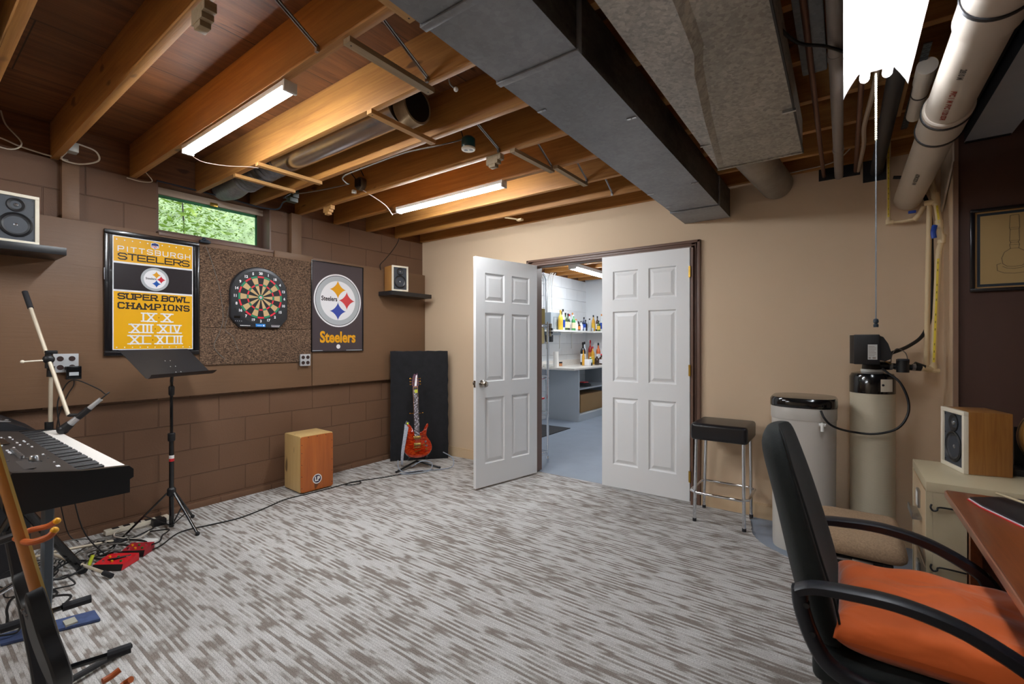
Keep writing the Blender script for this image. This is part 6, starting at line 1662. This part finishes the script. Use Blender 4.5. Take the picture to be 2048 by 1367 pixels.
# ------------------------------------------------------------------ store room beyond the doors
r = thing('strip_light', 'white strip light on the joists of the room beyond the doors', 'light fixture', (.80, 6.7, 2.40), 'white strip lights')
b = MB(M_WHITE); b.box((.735, 6.10, 2.425), (.865, 7.32, 2.478), bev=.003); b.build('housing', r)
b = MB(M_TUBE3); b.box((.75, 6.12, 2.395), (.85, 7.30, 2.426), bev=.012); b.build('diffuser', r)
for y0, y1 in ((6.095, 6.115), (7.305, 7.325)): b = MB(M_WHITE); b.box((.735, y0, 2.395), (.865, y1, 2.478), bev=.003); b.build('end_cap', r)
r = thing('strip_light', 'second strip light of the far room, hidden by the closed door', 'light fixture', (2.6, 5.4, 2.40), 'white strip lights')
b = MB(M_WHITE); b.box((2.0, 5.34, 2.425), (3.2, 5.46, 2.478), bev=.003); b.build('housing', r)
b = MB(M_TUBE3); b.box((2.02, 5.355, 2.395), (3.18, 5.445, 2.426), bev=.012); b.build('diffuser', r)
for i, y in enumerate([4.25 + .4064 * k for k in range(10)]):
    b = MB(M_JOIST); b.box((-.045, y - .019, 2.48), (4.7, y + .019, 2.714)); o = b.build('ceiling_joist', origin=(0, 0, 0)); tag(o, 'wood ceiling joist of the far room seen through the doorway', 'joist', 'ceiling joists of the far room')
# counter and shelves along the left wall
ctm = mat('speckled_laminate', 'dcd7d0', .3, var=.12, vscale=40)
r = thing('worktop', 'pale speckled worktop with backsplash in the far room', 'worktop', (.3, 7.3, .84))
b = MB(ctm); b.box((-.029, 6.50, .842), (.62, 8.199, .875), bev=.004); b.build('top', r)
b = MB(ctm); b.box((-.029, 6.50, .875), (-.010, 8.199, .975)); b.build('backsplash', r)
gm = mat('grey_cabinet_paint', 'aab1b8', .45)
r = thing('base_cabinet', 'grey open-fronted base cabinet under the pale worktop', 'cabinet', (.3, 7.4, -.01))
b = MB(gm); b.box((-.028, 6.69, -.009), (.60, 6.715, .84)); b.build('side_panel', r)
b = MB(gm); b.box((-.028, 8.15, -.009), (.60, 8.175, .84)); b.build('side_panel', r)
for z in (.075, .50): b = MB(gm); b.box((-.028, 6.715, z), (.60 if z < .2 else .55, 8.15, z + .025)); b.build('shelf', r)
b = MB(gm); b.box((.58, 6.715, -.009), (.60, 8.15, .075)); b.build('plinth', r)
b = MB(mat('kraft_box', '9c7a50', .8)); b.box((.10, 6.95, .101), (.50, 7.9, .40), bev=.003); o = b.build('cardboard_box'); tag(o, 'long cardboard box on the lowest shelf of the grey base cabinet', 'box')
b = MB(mat('black_bag', '202126', .6), redm); b.loft([[Vector((.38 + .14 * math.cos(a) * s, 7.25 + .20 * math.sin(a) * s, z)) for a in [2 * PI * k / 14 for k in range(14)]] for s, z in ((1, .526), (1, .55), (.7, .58), (.3, .59))]); b.box((.34, 7.2, .575), (.44, 7.36, .60), 1, bev=.008); o = b.build('bag'); tag(o, 'small black and red bag on the middle shelf of the grey cabinet', 'bag')
r = thing('wall_shelf', 'white L-shaped shelf full of bottles above the worktop', 'shelf', (.1, 7.3, 1.47))
b = MB(M_WHITE); b.box((-.029, 6.45, 1.475), (.26, 8.199, 1.505)); b.box((.26, 7.93, 1.475), (1.3, 8.199, 1.505)); b.build('board', r)
for y in (6.7, 7.15, 7.6): b = MB(M_WHITE); b.box((-.029, y - .01, 1.455), (.20, y + .01, 1.474)); b.box((-.029, y - .01, 1.18), (-.02, y + .01, 1.474)); b.build('bracket', r)
b = MB(gm); b.box((.35, 8.19, 1.02), (1.4, 8.199, 1.14)) if False else None
# bottles: each a thing of glass, cap and label
def glass(n, c, rough=.08): return mat(n, c, rough, coat=.6)
G = {'amber': glass('amber_glass', 'e0a63a'), 'green': glass('green_glass', '3f5a1c'), 'dkgreen': glass('dark_green_glass', '22301a'), 'emerald': glass('emerald_glass', '3c9a52'), 'clear': glass('clear_glass', 'd5dbe0'),
     'navy': glass('navy_glass', '1d2c4c'), 'brown': glass('brown_glass', '3a1f12'), 'red': glass('red_glass', 'a02018'), 'black': glass('black_glass', '15161a'), 'yellow': glass('yellow_liquor', 'eec94c'), 'rose': glass('orange_liquor', 'd2642c')}
LB = {'w': M_PWHT, 'c': mat('cream_label', 'e8d8b4', .6), 'b': M_BLUE, 'k': M_BLACK, 'r': M_PRED, 'y': mat('yellow_label2', 'e6b83a', .6), 'o': mat('orange_label', 'd98a3c', .6)}
def bottle(lab, x, y, z, h, R, g, cap, lb, grp='bottles on the far room shelf', neck=.35, sq=False):
    r = thing('bottle', lab, 'bottle', (x, y, z), grp)
    T = Matrix.Translation((x, y, z)); hs = h * (1 - neck)
    b = MB(G[g]); b.lathe([(R * .96, 0), (R, .004), (R, hs * .92), (R * .8, hs * 1.04), (R * .36, hs * 1.18), (R * .32, h * .94)], M=T, n=14); b.build('glass', r)
    b = MB(LB[cap]); b.lathe([(R * .38, h * .88), (R * .40, h * .885), (R * .40, h * .995), (0, h)], M=T, n=12); b.build('cap', r)
    if lb: b = MB(LB[lb]); b.lathe([(R * 1.02, hs * .2), (R * 1.02, hs * .75)], M=T, n=14, closed=True); b.build('label', r)
    return r
Z = 1.506
B1 = [('tall yellow liqueur bottle beside the grey electrical panel', 0.195, 6.798, .34, 0.042, 'yellow', 'y', 'y'),
 ('clear bottle with a blue tag, second from the electrical panel', 0.190, 6.892, .36, 0.036, 'clear', 'k', 'b'),
 ('tall dark bottle behind the green ones, near the panel', 0.060, 7.086, .34, 0.036, 'black', 'k', None),
 ('olive green wine bottle, left of two', 0.190, 6.980, .30, 0.036, 'green', 'k', 'c'),
 ('dark green wine bottle, right of two', 0.185, 7.078, .295, 0.036, 'dkgreen', 'k', 'c'),
 ('clear tall bottle with pink cap behind the wine bottles', 0.070, 7.342, .30, 0.036, 'clear', 'r', 'w'),
 ('emerald green gin bottle with pale label', 0.190, 7.271, .285, 0.036, 'emerald', 'w', 'c'),
 ('clear square bottle with gold stopper', 0.070, 7.455, .33, 0.036, 'clear', 'o', None),
 ('short clear bottle with orange stopper', 0.180, 7.384, .21, 0.036, 'clear', 'o', 'w'),
 ('short brown labelled bottle in the middle of the shelf', 0.190, 7.461, .17, 0.036, 'brown', 'k', 'o'),
 ('small clear bottle with black cap', 0.180, 7.579, .18, 0.036, 'clear', 'k', 'w'),
 ('navy blue bottle towards the corner', 0.190, 7.679, .255, 0.036, 'navy', 'k', 'b'),
 ('dark squat bottle in the corner', 0.080, 7.958, .22, 0.036, 'black', 'k', None),
 ('clear decanter with a tall stopper in the corner', 0.115, 8.060, .25, 0.033, 'clear', 'k', None),
 ('amber bottle with pale green neck on the back shelf', 0.205, 8.040, .31, 0.033, 'amber', 'k', 'y'),
 ('dark brown rum bottle with white label on the back shelf', 0.275, 8.070, .29, 0.033, 'brown', 'k', 'w'),
 ('clear bottle with blue label beside the white door edge', 0.345, 8.110, .33, 0.033, 'clear', 'o', 'b'),
 ('small olive bottle with black cap beside the white door edge', 0.335, 8.000, .20, 0.033, 'green', 'k', 'y')]
for lab, x, y, h, R, g, cap, lb in B1: bottle(lab, x, y, Z, h, R, g, cap, lb)
Z = .876
B2 = [('large dark bottle with black and white label on the worktop', 0.190, 7.640, .42, 0.050, 'black', 'k', 'w'),
 ('bottle with a navy capsule on the worktop', 0.140, 7.800, .43, 0.034, 'clear', 'k', 'c'),
 ('wine bottle with a red capsule at the back of the worktop', 0.140, 8.040, .46, 0.040, 'red', 'r', 'o'),
 ('short bottle with a scarlet cap on the worktop', 0.240, 7.940, .34, 0.038, 'amber', 'r', 'y'),
 ('clear bottle of orange liquor with black cap on the worktop', 0.300, 8.060, .41, 0.042, 'rose', 'k', 'w'),
 ('green apothecary bottle on the worktop', 0.330, 7.660, .15, 0.042, 'emerald', 'w', None),
 ('dark round bottle with silver cap on the worktop', 0.385, 7.820, .18, 0.044, 'brown', 'w', None),
 ('amber bottle with white label at the worktop front', 0.400, 7.980, .20, 0.042, 'brown', 'r', 'w'),
 ('tall amber shot bottle on the worktop', 0.300, 7.440, .28, 0.026, 'amber', 'o', None)]
for lab, x, y, h, R, g, cap, lb in B2: bottle(lab, x, y, Z, h, R, g, cap, lb, 'bottles on the far room worktop')
b = MB(M_PWHT, M_BLACK); b.box((.33, 7.42, .877), (.43, 7.53, .99), bev=.004); b.box((.431, 7.48, .877), (.434, 7.53, .93), 1); o = b.build('carton'); tag(o, 'white square carton in front of the bottles on the worktop', 'carton')
for i, y in enumerate((7.02, 7.06)): 
    b = MB(mat('spice_orange', 'c98a5a', .5), M_BLACK); b.cyl((.06, y, .877), (.06, y, .925), .018, n=10); b.cyl((.06, y, .925), (.06, y, .95), .019, m=1, n=10); o = b.build('spice_jar'); tag(o, 'small black-capped spice jar against the backsplash', 'jar', 'spice jars')
b = MB(mat('paper_roll', 'ece8e2', .9)); b.cyl((.22, 6.60, .877), (.22, 6.60, 1.14), .045, n=24); o = b.build('paper_towel_roll'); tag(o, 'white paper towel roll standing on the near end of the worktop', 'paper towel')
b = MB(M_WHITE); b.box((.0, 6.56, .877), (.12, 6.72, .93), bev=.01); o = b.build('white_tray'); tag(o, 'low white tray on the near end of the worktop', 'tray')
for k, (x, y) in enumerate(((.235, 7.62), (.225, 7.80), (.235, 7.95))):
    b = MB(glass('shot_glass', 'cfd8de')); b.lathe([(.016, 0), (.020, .06), (.018, .06), (.014, .008), (0, .008)], M=Matrix.Translation((x, y, 1.506)), n=12); o = b.build('shot_glass'); tag(o, 'small clear shot glass at the front edge of the bottle shelf', 'glass', 'shot glasses')
# electrical panel and conduit
r = thing('electrical_panel', 'grey electrical panel box on the white wall of the far room', 'electrical panel', (.06, 6.77, 1.43))
pg = mat('panel_grey', 'a9b2ba', .4, .2)
b = MB(mat('panel_side_grey', '7f8890', .4, .2)); b.box((-.029, 6.60, 1.42), (.12, 6.93, 1.80), bev=.003); b.build('box', r)
b = MB(pg); b.box((.120, 6.60, 1.42), (.126, 6.93, 1.80), bev=.002); b.build('cover', r); b = MB(mat('panel_door_grey', '8d969e', .4, .2), pg); b.box((.1265, 6.68, 1.49), (.130, 6.89, 1.73)); b.box((.130, 6.695, 1.505), (.134, 6.875, 1.715), 1, bev=.002); b.box((.134, 6.75, 1.58), (.139, 6.77, 1.64), 0); b.build('door', r)
b = MB(M_ALU); b.tube([(.02, 6.62, 1.80), (.02, 6.62, 2.25), (.02, 6.60, 2.36), (.02, 6.52, 2.43), (.02, 6.30, 2.46), (.02, 5.4, 2.46)], .022, smooth=5, n=14); o = b.build('conduit'); tag(o, 'grey metal conduit bending down the wall to the electrical panel', 'conduit')
for i, (y, l) in enumerate(((6.72, 'left'), (6.78, 'middle'), (6.86, 'right'))):
    wire('white cable dropping to the electrical panel, %s of three' % l, [(.05, y + .02, 2.49), (.01, y, 2.40), (-.01, y + .01, 2.1), (-.005, y - .01 + i * .01, 1.81)], .009, M_WHITE, grp='white cables above the electrical panel')
b = MB(M_BLACK); b.box((-.01, 6.64, 1.30), (.10, 6.72, 1.42), bev=.01); o = b.build('wall_plug'); tag(o, 'dark plug pack hanging under the electrical panel', 'adapter')
# wire rack
r = thing('wire_rack', 'chrome wire shelving rack just inside the doorway', 'shelving rack', (1.05, 4.45, -.01))
for x in (.55, 1.50):
    for y in (3.995, 4.25):
        b = MB(M_CHROME); b.cyl((x, y, .02), (x, y, 1.52), .0125, n=14); b.lathe([(.0, -.01), (.012, -.008), (.010, .02), (.016, .025), (.016, .06), (.0125, .065)], M=Matrix.Translation((x, y, .0))); b.build('post', r)
for z in (.09, .52, .90, 1.46):
    b = MB(M_CHROME)
    for y in (3.995, 4.25): b.cyl((.55, y, z), (1.50, y, z), .004, n=8); b.cyl((.55, y, z + .03), (1.50, y, z + .03), .004, n=8)
    for x in (.55, 1.50): b.cyl((x, 3.995, z), (x, 4.25, z), .004, n=8); b.cyl((x, 3.995, z + .03), (x, 4.25, z + .03), .004, n=8)
    for k in range(10): b.cyl((.55, 4.005 + k * .026, z + .033), (1.50, 4.005 + k * .026, z + .033), .0022, n=6)
    for k in range(20): b.tube([(.575 + k * .0475, 4.249, z), (.60 + k * .0475, 4.25, z + .03), (.62 + k * .0475, 4.25, z)], .002, n=5)
    b.build('wire_shelf', r)
b = MB(M_NICKEL, M_BLACK); b.box((1.49, 4.262, 1.36), (1.535, 4.285, 1.50), bev=.006); b.cyl((1.512, 4.273, 1.44), (1.545, 4.273, 1.44), .012, m=1, n=12); b.cyl((1.512, 4.273, 1.40), (1.545, 4.273, 1.40), .012, m=1, n=12); o = b.build('spring_clamp'); tag(o, 'grey spring clamp fixed to the top of the chrome rack post', 'clamp')
b = MB(mat('kraft_small', '8f7a3e', .8)); b.box((1.22, 4.01, 1.496), (1.475, 4.235, 1.66), bev=.003); o = b.build('cardboard_box'); tag(o, 'small tan box on top of the chrome rack', 'box')
r = thing('storage_tub', 'clear tub with a red lid on the lower shelf of the chrome rack', 'tub', (1.28, 4.45, .556))
b = MB(mat('clear_tub', 'c8d0d0', .3)); b.box((1.18, 4.01, .556), (1.465, 4.22, .68), bev=.015); b.build('tub', r)
b = MB(redm); b.box((1.17, 4.005, .68), (1.475, 4.23, .70), bev=.006); b.build('lid', r)
b = MB(mat('beige_sack', 'dcc88f', .8)); b.box((1.30, 4.03, 1.28), (1.475, 4.235, 1.455), bev=.02) ; o = b.build('hanging_bag'); tag(o, 'cream packet hanging under the top shelf of the chrome rack', 'bag')
b = MB(mat('clear_jug', 'd3dbe0', .2)); b.lathe([(.07, 0), (.075, .01), (.075, .20), (.04, .27), (.03, .30)], M=Matrix.Translation((1.40, 4.15, .936))); o = b.build('jug'); tag(o, 'pale clear jug on the middle shelf of the chrome rack', 'jug')
b = MB(mat('black_mat', '2b2b2e', .9, bump=.3)); b.box((-.02, 4.75, -.0095), (.75, 6.13, .0)); o = b.build('floor_mat'); tag(o, 'black rubber mat on the blue-grey floor of the far room', 'mat')
